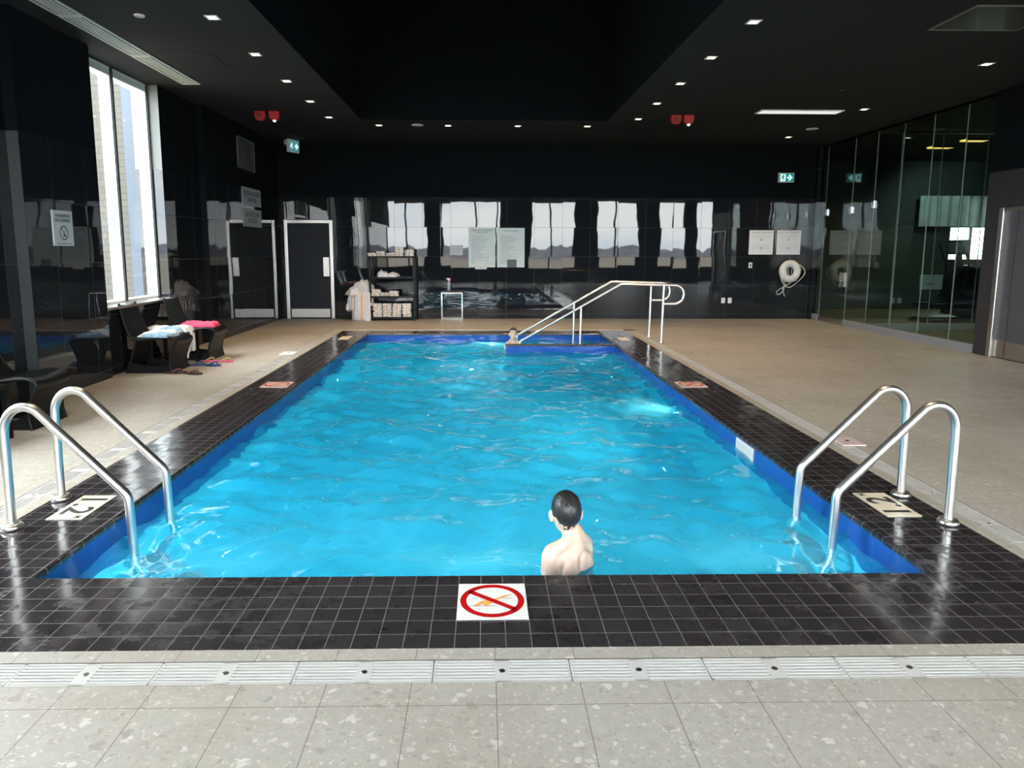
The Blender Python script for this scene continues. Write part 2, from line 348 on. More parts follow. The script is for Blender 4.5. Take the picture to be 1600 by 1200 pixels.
def smooth_path(pts, k=6, closed=False):
    P = [Vector(p) for p in pts]; out = []; n = len(P)
    rng = range(n if closed else n - 1)
    for i in rng:
        p0, p1, p2, p3 = (P[(i + d) % n] if closed else P[min(max(i + d, 0), n - 1)] for d in (-1, 0, 1, 2))
        for j in range(k):
            t = j / k
            out.append(.5 * ((2 * p1) + (p2 - p0) * t + (2 * p0 - 5 * p1 + 4 * p2 - p3) * t * t + (3 * p1 - p0 - 3 * p2 + p3) * t ** 3))
    if not closed: out.append(P[-1])
    return out
def fillet(pts, r, k=6):
    P = [Vector(p) for p in pts]; out = [P[0]]
    for i in range(1, len(P) - 1):
        rr = r[i - 1] if isinstance(r, (list, tuple)) else r
        a = (P[i - 1] - P[i]); b = (P[i + 1] - P[i]); la, lb = a.length, b.length; a.normalize(); b.normalize()
        ang = a.angle(b); d = min(rr / math.tan(ang / 2), la * .5, lb * .5)
        p, q = P[i] + a * d, P[i] + b * d
        bis = (a + b).normalized(); R_ = d * math.tan(ang / 2); c = P[i] + bis * (R_ / math.sin(ang / 2))
        u, v = p - c, q - c; tot = u.angle(v)
        for j in range(k + 1):
            t = j / k; out.append(c + (u * math.sin((1 - t) * tot) + v * math.sin(t * tot)) / math.sin(tot))
    out.append(P[-1]); return out

def hull_blob(name, ells, caps, mat, parent, voxel=.007, smooth_it=3):
    """ells: (centre, radii, euler) ; caps: list of (p, r) chains. Fused into one continuous surface."""
    bm = bmesh.new()
    for c, rad, eu in ells:
        from mathutils import Euler
        mt = Matrix.Translation(c) @ Euler(eu).to_matrix().to_4x4() @ Matrix.Diagonal((*rad, 1))
        bmesh.ops.create_icosphere(bm, subdivisions=3, radius=1, matrix=mt)
    for chain in caps:
        for (p, r), (p2, r2) in zip(chain, chain[1:]):
            p, p2 = Vector(p), Vector(p2); L = (p2 - p).length; n = max(2, int(L / (min(r, r2) * .45)) + 1)
            for i in range(n + 1):
                t = i / n; rr = r * (1 - t) + r2 * t
                bmesh.ops.create_icosphere(bm, subdivisions=2, radius=rr * 1.02, matrix=Matrix.Translation(p.lerp(p2, t)))
    me = bpy.data.meshes.new(name); bm.to_mesh(me); bm.free()
    o = bpy.data.objects.new(name, me); COL.objects.link(o)
    m = o.modifiers.new('r', 'REMESH'); m.mode = 'VOXEL'; m.voxel_size = voxel; m.use_smooth_shade = True
    if smooth_it:
        m = o.modifiers.new('s', 'SMOOTH'); m.factor = .5; m.iterations = smooth_it
    bpy.context.view_layer.update()
    me2 = bpy.data.meshes.new_from_object(o.evaluated_get(bpy.context.evaluated_depsgraph_get()))
    o.modifiers.clear(); o.data = me2; me2.name = name
    me2.materials.clear(); me2.materials.append(mat)
    for p in me2.polygons: p.use_smooth = True
    if parent: o.parent = parent
    return o

def spot(loc, power, col=(1, .78, .5), size=R(95), tgt=None, blend=.8, rad=.05):
    l = bpy.data.lights.new('spot', 'SPOT'); l.energy = power; l.color = col; l.spot_size = size; l.spot_blend = blend; l.shadow_soft_size = rad
    o = bpy.data.objects.new('lamp_spot', l); COL.objects.link(o); o.location = loc
    if tgt is not None: o.rotation_euler = (Vector(tgt) - Vector(loc)).to_track_quat('-Z', 'Y').to_euler()
    return o

# ------------------------------------------------------------------ constants measured from the photograph (metres)
PX0, PX1, PY0, PY1 = -2.137, 2.18, 3.112, 12.65
DX0, DX1, DY0, DY1 = -2.69, 2.74, 2.496, 13.05
WZ = -.15
YW = 15.42; XL = -4.5; XG = 7.45; CZ = 3.84; TZ = 2.68; YB = -3.0; XR = 14.0

# ------------------------------------------------------------------ setting: floor, deck, pool
def ring(mb, o, i, zo, zi):
    """rect ring between outer (x0,x1,y0,y1) and inner"""
    a = [(o[0], o[2], zo), (o[1], o[2], zo), (o[1], o[3], zo), (o[0], o[3], zo)]; b = [(i[0], i[2], zi), (i[1], i[2], zi), (i[1], i[3], zi), (i[0], i[3], zi)]
    mb.add(a + b, [(k, (k + 1) % 4, (k + 1) % 4 + 4, k + 4) for k in range(4)]); return mb
SX0, SX1, SY0, SY1 = DX0 - .09, DX1 + .09, DY0 - .076, DY1 + .09          # stone strip outer
GX0, GX1, GY0, GY1 = SX0 - .14, SX1 + .14, SY0 - .14, SY1 + .14          # channel outer
fl = MB()
FX0, FX1, FY1 = -4.7, XR, 18.0
for a in ((FX0, FX1, YB, GY0), (FX0, FX1, GY1, FY1), (FX0, GX0, GY0, GY1), (GX1, FX1, GY0, GY1)):
    fl.quad((a[0], a[2], 0), (a[1], a[2], 0), (a[1], a[3], 0), (a[0], a[3], 0))
ring(fl, (SX0, SX1, SY0, SY1), (DX0, DX1, DY0, DY1), 0, 0)
for a, b in ((GX0, -2.74), (2.88, GX1)): fl.quad((a, GY0, -.001), (b, GY0, -.001), (b, SY0, -.001), (a, SY0, -.001))
fl.build('floor', M['terrazzo'], kind='structure')
ch = MB()
ring(ch, (GX0, GX1, GY0, GY1), (GX0, GX1, GY0, GY1), 0, -.05); ring(ch, (GX0, GX1, GY0, GY1), (SX0, SX1, SY0, SY1), -.05, -.05); ring(ch, (SX0, SX1, SY0, SY1), (SX0, SX1, SY0, SY1), -.05, 0)
ch.build('floor_drain_channel', M['slot'], kind='structure')
dk = MB()
ring(dk, (DX0, DX1, DY0, DY1), (PX0 - .02, PX1 + .02, PY0 - .02, PY1 + .02), 0, 0)
prev = (PX0 - .02, PX1 + .02, PY0 - .02, PY1 + .02); pz = 0
for k in range(1, 7):
    a = k / 6 * PI / 2; d = .02 * (1 - math.sin(a)); cur = (PX0 - d, PX1 + d, PY0 - d, PY1 + d); cz = -.02 + .02 * math.cos(a)
    ring(dk, prev, cur, pz, cz); prev, pz = cur, cz
ring(dk, prev, prev, pz, -.035)
dk.build('floor_pool_deck', M['deck'], kind='structure')
pl = MB(); rect = (PX0, PX1, PY0, PY1); PF = -1.35
ring(pl, rect, rect, -.035, PF); pl.quad((PX0, PY0, PF), (PX1, PY0, PF), (PX1, PY1, PF), (PX0, PY1, PF))
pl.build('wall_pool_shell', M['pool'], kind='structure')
# stair partition (low wall) and stair treads behind it
QY0, QY1, QX = 11.14, 11.24, .375
pt = MB(); pt.box(QX, PX1, QY0, QY1, PF, -.03); part = pt.build('wall_stair_partition', M['pool'], kind='structure')
cp = MB(); cp.box(QX - .008, PX1 + .01, QY0 - .008, QY1 + .008, -.03, .0); cp.build('wall_stair_coping', M['deck'], kind='structure', bevel=.006)
st = MB()
for i in range(6): st.box(PX1 - .30 * (i + 1), PX1 - .30 * i if i else PX1, QY1, PY1, PF, -.2 - .17 * i)
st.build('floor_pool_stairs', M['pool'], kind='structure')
# water: real wavelets
rng = np.random.default_rng(3)
nx_, ny_ = 170, 380
gx = np.linspace(PX0, PX1, nx_); gy = PY0 + (PY1 - PY0) * np.linspace(0, 1, ny_) ** 1.0
X, Y = np.meshgrid(gx, gy); Z = np.zeros_like(X)
for k in range(46):
    lam = 10 ** rng.uniform(math.log10(.16), math.log10(1.3)); th = rng.normal(PI / 2, .75); ph = rng.uniform(0, 2 * PI)
    amp = .0070 * lam ** .95 * rng.uniform(.5, 1.3)
    kx, ky = 2 * PI / lam * math.cos(th), 2 * PI / lam * math.sin(th)
    Z += amp * np.sin(kx * X + ky * Y + ph + .6 * np.sin(.9 * X + .7 * Y + k))
for cxr, cyr, s_ in ((-1.55, 3.9, .014), (1.75, 3.9, .008), (.5, 3.6, .004)):
    rr = np.hypot(X - cxr, Y - cyr); Z += s_ * np.sin(rr * 34) * np.exp(-rr * 2.6)
wv = np.stack([X, Y, WZ + Z], -1).reshape(-1, 3)
wf = [(j * nx_ + i, j * nx_ + i + 1, (j + 1) * nx_ + i + 1, (j + 1) * nx_ + i) for j in range(ny_ - 1) for i in range(nx_ - 1)]
wmb = MB(); wmb.v = [tuple(map(float, v)) for v in wv]; wmb.f = wf
wmb.build('water', M['water'], smooth=True, kind='structure')

# ------------------------------------------------------------------ setting: walls
wl = MB()
def wall_tile_paint(name, segs, z0=0, z1=CZ, mats=None):
    """segs: polyline of (x,y) facing inward; tile below TZ, paint above"""
    a, b = MB(), MB()
    for (x0, y0), (x1, y1) in zip(segs, segs[1:]):
        a.quad((x0, y0, z0), (x1, y1, z0), (x1, y1, min(TZ, z1)), (x0, y0, min(TZ, z1)))
        if z1 > TZ: b.quad((x0, y0, TZ), (x1, y1, TZ), (x1, y1, z1), (x0, y0, z1))
    o = a.build(name, M['walltile'], kind='structure')
    if b.v: b.build('wall_upper_paint', M['paint'], parent=o)
    return o
# left wall, front to back; window recess between Y 8.25 and 10.13
W0, W1, WSZ, WHZ = 8.25, 10.13, .86, 3.80
wall_tile_paint('wall_left', [(-4.62, YB), (-4.62, 2.6)]) 
wall_tile_paint('wall_left', [(-4.62, 5.6), (-4.62, 6.91), (-4.5, 6.91), (-4.5, W0), (-4.98, W0)])
wall_tile_paint('wall_left', [(-4.56, W0), (-4.56, W1)], 0, WSZ - .025)
wall_tile_paint('wall_left', [(-4.62, 2.6), (-4.62, 5.6)], 0, WSZ - .025)
wall_tile_paint('wall_left', [(-4.6, W1), (-4.6, 11.42), (-4.5, 11.42), (-4.5, YW)])
rv = MB()
rv.quad((-4.98, W1, TZ), (-4.6, W1, TZ), (-4.6, W1, CZ), (-4.98, W1, CZ)); rv.build('wall_left_reveal', M['reveal'], kind='structure')
rv = MB(); rv.quad((-4.98, W1 + .002, 0), (-4.6, W1 + .002, 0), (-4.6, W1 + .002, TZ), (-4.98, W1 + .002, TZ)); rv.build('wall_left_reveal_tile', M['walltile'], kind='structure')
ps = MB(); ps.quad((-4.618, 6.906, 0), (-4.5, 6.906, 0), (-4.5, 6.906, TZ), (-4.618, 6.906, TZ)); ps.build('trim_reflection_strip', simple('painted_pilaster_reflection', (.045, .05, .052), .3), kind='structure')  # lighter grey strip paints in the bright reflection on the pilaster's near face
rv = MB(); rv.quad((-4.98, 2.6, 0), (-4.62, 2.6, 0), (-4.62, 2.6, CZ), (-4.98, 2.6, CZ)); rv.quad((-4.98, 5.6, 0), (-4.62, 5.6, 0), (-4.62, 5.6, CZ), (-4.98, 5.6, CZ)); rv.build('wall_left_reveal', M['reveal'], kind='structure')
# far wall with pilaster
wall_tile_paint('wall_far', [(-4.5, YW), (-1.505, YW), (-1.505, YW - .05), (-.948, YW - .05), (-.948, YW), (7.42, YW)])
cc = MB(); cc.box(7.38, 7.52, YW - .12, YW + .1, 0, CZ); cc.build('wall_far_column', M['walltile'], kind='structure')
# right: charcoal tiled wall holding the door, opening beyond
DY_0, DY_1, DZ = 8.72, 9.86, 2.16
gt = MB(); gt.box(XG, XG + .35, DY_1, 10.165, 0, TZ); gt.box(XG, XG + .35, DY_0 - .3, DY_0, 0, TZ); gt.box(XG, XG + .35, DY_0, DY_1, DZ, TZ)
gt.build('wall_right', M['greytile'], kind='structure')
gp = MB(); gp.box(XG, XG + .35, DY_0 - .3, 10.165, TZ, CZ); gp.quad((XG + .35, 8.42, 0), (XR, 8.42, 0), (XR, 8.42, CZ), (XG + .35, 8.42, CZ))
gp.quad((XR, 8.42, 0), (XR, YB, 0), (XR, YB, CZ), (XR, 8.42, CZ)); gp.build('wall_right_upper', M['paint'], kind='structure')
# back wall with tall windows between piers
wins = [(-4.6, -2.84), (-2.03, .78), (2.29, 4.48), (5.65, 7.6), (8.6, 10.0), (10.6, 13.4)]
bw = MB(); edges = [-4.7] + [e for w in wins for e in w] + [XR]
for a, b in zip(edges[0::2], edges[1::2]):
    if b - a > .01: bw.box(a, b, YB - .25, YB, .70, CZ)
bw.box(-4.7, XR, YB - .25, YB, 0, .70); bw.build('wall_back', M['paint'], kind='structure')
bm_ = MB()
for w, ms in zip(wins, ([-3.7], [-.437, .627], [3.35], [6.53], [9.3], [11.5, 12.4])):
    for m_ in ms: bm_.box(m_ - .035, m_ + .035, YB - .18, YB - .1, .7, CZ)
bm_.build('window_frame_back', M['gasket'], kind='structure')
for i, w in enumerate(wins):
    p_ = MB(); p_.quad((w[0], YB - .14, .70), (w[1], YB - .14, .70), (w[1], YB - .14, CZ), (w[0], YB - .14, CZ)); p_.build('window_%d' % (i + 3), M['pane'], kind='structure')
# ceiling with the deep coffer above the pool
KX0, KX1, KY0, KY1, KZ = -2.18, 2.23, 2.2, 12.66, 6.5
ce = MB(); CX0, CX1 = -5.0, XR
for a in ((CX0, CX1, YB - .2, KY0), (CX0, CX1, KY1, 18), (CX0, KX0, KY0, KY1), (KX1, CX1, KY0, KY1)):
    ce.quad((a[0], a[2], CZ), (a[1], a[2], CZ), (a[1], a[3], CZ), (a[0], a[3], CZ))
ce.build('ceiling', M['ceil'], kind='structure')
ce = MB(); ring(ce, (KX0, KX1, KY0, KY1), (KX0, KX1, KY0, KY1), CZ, KZ); ce.quad((KX0, KY0, KZ), (KX1, KY0, KZ), (KX1, KY1, KZ), (KX0, KY1, KZ)); ce.build('ceiling_coffer', M['paint'], kind='structure')

# ------------------------------------------------------------------ window 1 (left wall, seen) and window 2 (nearer, lights the deck)
def side_window(n, y0, y1, mull):
    XA, XB = -4.75, -4.90
    f = MB(); f.box(XB, XA - .004, y0, y1, WHZ - .07, WHZ + .05); f.box(XB, XA - .004, y0, y1, WSZ - .03, WSZ + .02)
    for yy in mull: f.box(XB, XA - .004, yy - .05, yy, WSZ, WHZ)
    f.box(XB, XA - .004, y0 - .02, y0 + .04, WSZ, WHZ)
    root = f.build('window_%d' % n, M['white'], kind='structure', bevel=.004)
    g = MB()
    for yy in mull: g.box(XA - .005, XA + .012, yy - .03, yy + .012, WSZ, WHZ + .04)
    g.box(XA, XA + .012, y0, y1, WHZ + .04, WHZ + .07)
    g.build('gasket', M['gasket'], root)
    p = MB(); p.quad((XA, y0, WSZ), (XA, y1, WSZ), (XA, y1, WHZ), (XA, y0, WHZ)); p.build('pane', M['pane'], root)
    s = MB(); s.box(XB, -4.50, y0, y1, WSZ - .045, WSZ - .015); s.build('window_sill', M['satin'], root, bevel=.004)
    return root
side_window(1, W0, W1, [9.2, W1 - .0])
side_window(2, 2.6, 5.6, [3.6, 4.6, 5.6])
hd = MB(); hd.box(-5.0, -4.62, 2.6, 5.6, WHZ, CZ); hd.build('wall_left_header', M['paint'], kind='structure')

# ------------------------------------------------------------------ door 1 (far wall)
def door_far():
    x0, x1, z1, y = -4.405, -3.335, 2.19, YW
    f = MB(); w = .075
    f.box(x0, x0 + w, y - .05, y + .0, 0, z1); f.box(x1 - w, x1, y - .05, y, 0, z1); f.box(x0 + w, x1 - w, y - .05, y, z1 - w, z1)
    root = f.build('door_1', M['satin'], kind='structure', bevel=.008)
    d = MB(); d.box(x0 + w, x1 - w, y - .03, y, .012, z1 - w); lf = d.build('leaf', M['door'], root)
    k = MB(); k.box(x0 + w + .03, x1 - w - .03, y - .036, y - .03, .03, .22); k.build('kick_plate', M['satin'], lf)
    p = MB(); p.box(x1 - w - .15, x1 - w - .02, y - .036, y - .03, .95, 1.37); p.build('push_plate', M['satin'], lf)
door_far()
def door_right():
    f = MB(); x = XG
    f.box(x - .035, x + .12, DY_1 - .09, DY_1, 0, DZ); f.box(x - .035, x + .12, DY_0, DY_0 + .09, 0, DZ); f.box(x - .035, x + .12, DY_0 + .09, DY_1 - .09, DZ - .05, DZ)
    root = f.build('door_2', M['satin'], kind='structure', bevel=.01)
    for a, b in ((9.565, DY_1 - .09), (DY_0 + .09, 9.55)):
        d = MB(); d.box(x + .02, x + .06, a, b, .01, DZ - .05); lf = d.build('leaf', M['door2'], root)
        k = MB(); k.box(x + .012, x + .02, a + .005, b - .005, .02, .26); k.build('kick_plate', M['satin'], lf)
door_right()

# ------------------------------------------------------------------ glass screen on the right and the fitness room behind
GZ = 3.78
ys = [10.165, 10.76, 11.56, 12.37, 13.18, 13.97, 15.05, 15.30]
root = thing('glass_screen', 'long frameless green tinted glass screen along the right side of the pool hall', 'glass screen', (0, 0, 0))
for a, b in zip(ys, ys[1:]):
    lo = .135 if not (13.9 < a < 14.9) else .10
    hi = GZ
    g = MB(); g.box(XG + .02, XG + .032, a + .004, b - .004, lo, hi); g.build('glass_panel', M['glass'], root)
for yj in ys[1:-1]:
    j = MB(); j.box(XG + .019, XG + .033, yj - .004, yj + .004, .12, GZ); j.build('glass_joint', M['joint'], root)
    c = MB(); c.box(XG + .005, XG + .045, 10.165, YW - .1, GZ, GZ + .03); c.build('top_channel', M['gasket'], root)
c = MB(); c.box(XG - .01, XG + .06, 10.165, 13.95, 0, .13); c.box(XG - .01, XG + .06, 15.07, YW - .1, 0, .13); c.build('bottom_channel', M['curb'], root)
dr = MB(); dr.box(XG + .005, XG + .047, 14.0, 15.02, .01, .10); dr.build('door_rail', M['satin'], root)
for (yy, zz) in ((14.99, 2.36), (13.99, 2.36), (13.2, 2.42)):
    b = MB(); b.box(XG + .0, XG + .05, yy - .06, yy + .03, zz - .07, zz + .07); b.build('patch_fitting', M['chrome'], root, bevel=.003)
lk = MB(); lk.box(XG - .01, XG + .06, 13.99, 14.2, .80, 1.09); lko = lk.build('lock_box', M['satin'], root, bevel=.004)
hh = MB(); hh.tube([(XG - .01, 14.05, .92), (XG - .06, 14.05, .92), (XG - .06, 14.22, .92)], .011, 8); hh.build('lever_handle', M['chrome'], lko, smooth=True)

root = thing('glass_partition', 'glass partition crossing behind the green tinted screen in front of the exercise machine', 'glass partition', (0, 13.2, 0))
for a, b in ((7.5, 7.95), (7.95, 8.725), (8.725, 9.6), (9.6, 10.6)):
    g = MB(); g.box(a + .003, b - .003, -.006, .006, .13, 3.74); g.build('glass_panel', M['glass'], root)
    j = MB(); j.box(b - .005, b + .005, -.01, .01, .13, 3.74); j.build('glass_joint', M['joint'], root)
c = MB(); c.box(7.5, 10.6, -.03, .03, .0, .13); c.build('base_panel', M['base'], root)
c = MB(); c.box(7.5, 10.6, -.02, .02, 3.74, 3.78); c.build('top_channel', M['satin'], root)
for a, b in ((8.53, 8.72), (8.73, 8.92)):
    c = MB(); c.box(a, b, -.05, .05, .80, 1.08); lb = c.build('lock_box', M['base'], root, bevel=.004)
c = MB(); c.tube([(8.60, -.05, .90), (8.60, -.09, .90), (8.72, -.09, .90)], .012, 8); c.build('lever_handle', M['chrome'], lb, smooth=True)

gw = MB(); gw.quad((XG, 18, 0), (XG, 18, CZ), (12.3, 18, CZ), (12.3, 18, 0)); gw.quad((13.3, 18, 0), (13.3, 18, CZ), (XR, 18, CZ), (XR, 18, 0))
gw.quad((12.3, 18, 0), (12.3, 18, 1.30), (13.3, 18, 1.30), (13.3, 18, 0)); gw.quad((12.3, 18, 2.16), (12.3, 18, CZ), (13.3, 18, CZ), (13.3, 18, 2.16))
gw.quad((XR, 8.42, 0), (XR, 8.42, CZ), (XR, 18, CZ), (XR, 18, 0)); gw.quad((XG + .1, YW, 0), (XG + .1, YW, CZ), (XG + .1, 18, CZ), (XG + .1, 18, 0))
gw.build('wall_gym', M['gymwall'], kind='structure')
gf = MB(); gf.quad((XG + .07, 10.2, .004), (XR, 10.2, .004), (XR, 18, .004), (XG + .07, 18, .004)); gf.build('floor_gym', M['gymfloor'], kind='structure')
wn = MB(); wn.box(12.3, 13.3, 17.97, 18.03, 1.28, 1.32); wn.box(12.3, 13.3, 17.97, 18.03, 2.14, 2.18); wn.box(12.80, 12.86, 17.97, 18.03, 1.3, 2.16); wn.build('window_9', M['gasket'], kind='structure')
cu = MB(); n_ = 40
pts = [(11.3 + i * 2.2 / n_, 17.8 + .05 * math.sin(i * 1.3)) for i in range(n_ + 1)]
for (a, b), (c_, d) in zip(pts, pts[1:]): cu.quad((a, b, 2.17), (c_, d, 2.17), (c_, d, 2.95), (a, b, 2.95))
cu = cu.build('curtain', M['curtain']); tag(cu, 'grey curtain hanging above the bright window in the exercise room', 'curtain')

def exercise_machine():
    rt = thing('elliptical_trainer', 'large black elliptical exercise machine seen through the glass screen', 'exercise machine', (10.35, 14.85, 0))
    b = MB(); b.box(-.9, 1.0, -.22, -.14, 0, .08); b.box(-.9, 1.0, .14, .22, 0, .08); b.box(-.8, -.7, -.22, .22, 0, .1); b.box(.8, .9, -.22, .22, 0, .1); b.build('base_frame', M['machine'], rt, bevel=.01)
    f = MB(); f.lathe([(.05, -.14), (.52, -.14), (.58, -.10), (.58, .10), (.52, .14), (.05, .14)], (.30, 0, .66), 32, 'Y'); f.build('flywheel_housing', M['machine'], rt, smooth=False, bevel=.01)
    m = MB(); m.tube([(.18, 0, .9), (.05, 0, 1.35), (.02, 0, 1.62)], .06, 10); m.build('mast', M['machine'], rt, smooth=True)
    c_ = MB(); c_.box(-.06, .10, -.24, .24, 1.46, 1.78); cc_ = c_.build('console', M['machine'], rt, bevel=.03)
    d = MB(); d.box(-.075, -.06, -.18, .18, 1.50, 1.72); d.build('screen', simple('grey_screen', (.25, .28, .28), .3), cc_)
    for s_ in (-1, 1):
        a = MB(); a.tube(smooth_path([(-.22, .3 * s_, 1.72), (-.10, .32 * s_, 1.5), (.02, .30 * s_, 1.2), (-.05, .28 * s_, .75), (-.25, .24 * s_, .42)]), .022, 8); a.build('handlebar', M['machine'], rt, smooth=True)
        p = MB(); p.tube([(.5, .18 * s_, .5), (-.75, .24 * s_, .34)], .03, 8); p.build('crank_arm', M['machine'], rt, smooth=True)
        q = MB(); q.box(-.75, -.3, .24 * s_ - .09, .24 * s_ + .09, .36, .41); q.build('pedal', M['machine'], rt, bevel=.01)
    return rt
em = exercise_machine(); em.rotation_euler = (0, 0, R(8))
spot((10.25, 14.6, 3.7), 70, (1, .85, .5), R(150)); spot((10.2, 15.6, 3.7), 70, (1, .85, .5), R(150))
spot((11.2, 16.4, 3.6), 60, (.9, 1, 1), R(140), (12.2, 17.8, 1.8))  # added lamp with no fitting, put here to brighten the curtain
root = thing('treadmill', 'dark treadmill standing behind the large elliptical machine beyond the glass', 'exercise machine', (12.3, 16.4, 0))
t_ = MB(); t_.box(-.9, .9, -.4, .4, 0, .2); t_.build('deck', M['machine'], root, bevel=.02)
for sy in (-.36, .36):
    t_ = MB(); t_.tube(fillet([(.7, sy, .2), (.85, sy, 1.25), (.25, sy, 1.15)], .12), .035, 8); t_.build('handrail', M['machine'], root, smooth=True)
t_ = MB(); t_.box(.72, .95, -.38, .38, 1.2, 1.5); t_.build('console', M['machine'], root, bevel=.03)
for i, (x, y, lb) in enumerate(((10.25, 14.5, 'yellow glowing square ceiling light above the exercise machine, nearer of two'), (10.2, 15.5, 'yellow glowing square ceiling light above the exercise machine, farther of two'))):
    g = MB(); g.box(-.24, .24, -.12, .12, -.03, 0); rt = thing('gym_light', lb, 'ceiling light', (x, y, CZ), 0, 'gym ceiling lights'); g.build('lens', M['gymlens'], rt)
    g = MB(); g.box(-.26, .26, -.14, -.12, -.035, 0); g.box(-.26, .26, .12, .14, -.035, 0); g.build('trim', M['gasket'], rt)

# ------------------------------------------------------------------ ceiling fittings
def downlight(loc, label):
    rt = thing('recessed_downlight', label, 'downlight', loc, 0, 'recessed square downlights')
    f = MB(); w, v = .065, .045
    f.box(-w, w, -w, -v, -.006, 0); f.box(-w, w, v, w, -.006, 0); f.box(-w, -v, -v, v, -.006, 0); f.box(v, w, -v, v, -.006, 0); f.build('trim', M['offwhite'], rt)
    l = MB(); l.quad((-v, -v, -.003), (v, -v, -.003), (v, v, -.003), (-v, v, -.003)); l.build('lens', M['lens'], rt)
    return rt
d0 = None; ords = ['nearest', 'second nearest', 'middle', 'second farthest', 'farthest']
dl_list = []
for side_, xx in (('left', -2.70), ('right', 2.74)):
    for i in range(5): dl_list.append((xx, 7.25 + 1.3 * i, '%s square warm downlight in the ceiling row %s of the dark coffer' % (ords[i], side_)))
for i, xx in enumerate((-1.94, -.655, .648, 1.95)):
    dl_list.append((xx, 13.2, ['leftmost', 'second from left', 'second from right', 'rightmost'][i] + ' square warm downlight in the row behind the coffer'))
for i, yy in enumerate((8.75, 11.5, 14.3)):
    dl_list.append((6.24, yy, ['nearest', 'middle', 'farthest'][i] + ' square warm downlight in the row beside the glass screen'))
for x, y, lb in dl_list:
    if d0 is None: d0 = downlight((x, y, CZ), lb)
    else: dup(d0, (x, y, CZ), label=lb)
for x, y, lb in dl_list: spot((x, y, CZ - .02), 100 if y > 9 else 65, (1, .68, .38))
for x in (-2.7, 2.74):
    for y in (3.35, 4.65, 5.95): spot((x, y, CZ - .02), 45)

def round_speaker(loc, r, label):
    rt = thing('ceiling_speaker', label, 'speaker', loc, 0, 'round ceiling speakers')
    m = MB(); m.lathe([(.02, 0), (r, 0), (r, -.008), (r * .9, -.014), (r * .86, -.014)], (0, 0, 0), 32); m.build('bezel', M['offwhite'], rt)
    m = MB(); m.lathe([(.01, -.012), (r * .86, -.012), (r * .8, -.016), (.01, -.017)], (0, 0, 0), 32); m.build('grille', simple('speaker_grille', (.45, .46, .44), .6), rt)
round_speaker((-1.22, 13.15, CZ), .11, 'white round ceiling speaker behind the dark coffer')
round_speaker((6.26, 13.33, CZ), .11, 'white round ceiling speaker beside the white linear light panel')
round_speaker((-3.40, 7.2, CZ), .05, 'small white round ceiling disc between the linear grille and a downlight')
sp = MB(); sp.lathe([(.012, 0), (.012, -.03), (.03, -.034), (.03, -.038), (.004, -.042)], (0, 0, 0), 12); sp = sp.build('sprinkler_head', M['chrome']); sp.location = (5.1, 10.03, CZ); tag(sp, 'tiny sprinkler head in the ceiling above the white linear panel', 'sprinkler')
lp = thing('linear_light', 'long white rectangular light panel set in the ceiling on the right', 'light panel', (5.27, 11.72, CZ))
m = MB(); m.box(-.67, .67, -.13, .13, -.012, 0); m.build('diffuser', M['lin'], lp)
m = MB(); m.box(-.69, .69, -.15, -.13, -.016, 0); m.box(-.69, .69, .13, .15, -.016, 0); m.box(-.69, -.67, -.13, .13, -.016, 0); m.box(.67, .69, -.13, .13, -.016, 0); m.build('frame', M['offwhite'], lp)
# long slot diffuser along the window side
g0 = None
for i, (ya, lb) in enumerate(((8.64, 'farthest section of the long slotted air grille beside the window wall'), (7.22, 'middle section of the long slotted air grille beside the window wall'), (5.80, 'nearest section of the long slotted air grille beside the window wall'))):
    if g0 is None:
        g0 = thing('linear_air_grille', lb, 'air grille', (-4.08, ya, CZ), 0, 'sections of the ceiling slot grille'); L = 1.40
        m = MB(); m.box(-.125, -.105, 0, L, -.014, 0); m.box(.105, .125, 0, L, -.014, 0); m.box(-.105, .105, 0, .018, -.014, 0); m.box(-.105, .105, L - .018, L, -.014, 0); m.build('frame', M['offwhite'], g0)
        m = MB()
        for k in range(4): m.box(-.072 + k * .042, -.054 + k * .042, .018, L - .018, -.014, -.002)
        m.build('slat', M['offwhite'], g0)
        m = MB(); m.quad((-.105, .018, -.001), (.105, .018, -.001), (.105, L - .018, -.001), (-.105, L - .018, -.001)); m.build('backing', M['slot'], g0)
    else: dup(g0, (-4.08, ya, CZ), label=lb)
hc = thing('access_hatch', 'dark flush access hatch outlined in the left ceiling beside the slotted grille', 'access hatch', (-3.55, 8.78, CZ))
m = MB(); m.box(-.32, .32, -.34, .34, -.006, 0); m.build('panel', M['ceil'], hc)
m = MB(); m.box(-.335, .335, -.355, -.34, -.003, 0); m.box(-.335, .335, .34, .355, -.003, 0); m.box(-.335, -.32, -.34, .34, -.003, 0); m.box(.32, .335, -.34, .34, -.003, 0); m.build('gap', M['slot'], hc)
hc = thing('access_hatch', 'shiny grey square access hatch in the ceiling at upper right', 'access hatch', (5.12, 7.08, CZ))
m = MB(); m.box(-.45, .45, -.34, .34, -.008, 0); m.build('panel', M['hatch'], hc)
m = MB(); m.box(-.475, .475, -.365, -.34, -.012, 0); m.box(-.475, .475, .34, .365, -.012, 0); m.box(-.475, -.45, -.34, .34, -.012, 0); m.box(.45, .475, -.34, .34, -.012, 0); m.build('frame', simple('hatch_frame', (.09, .09, .088), .4), hc)
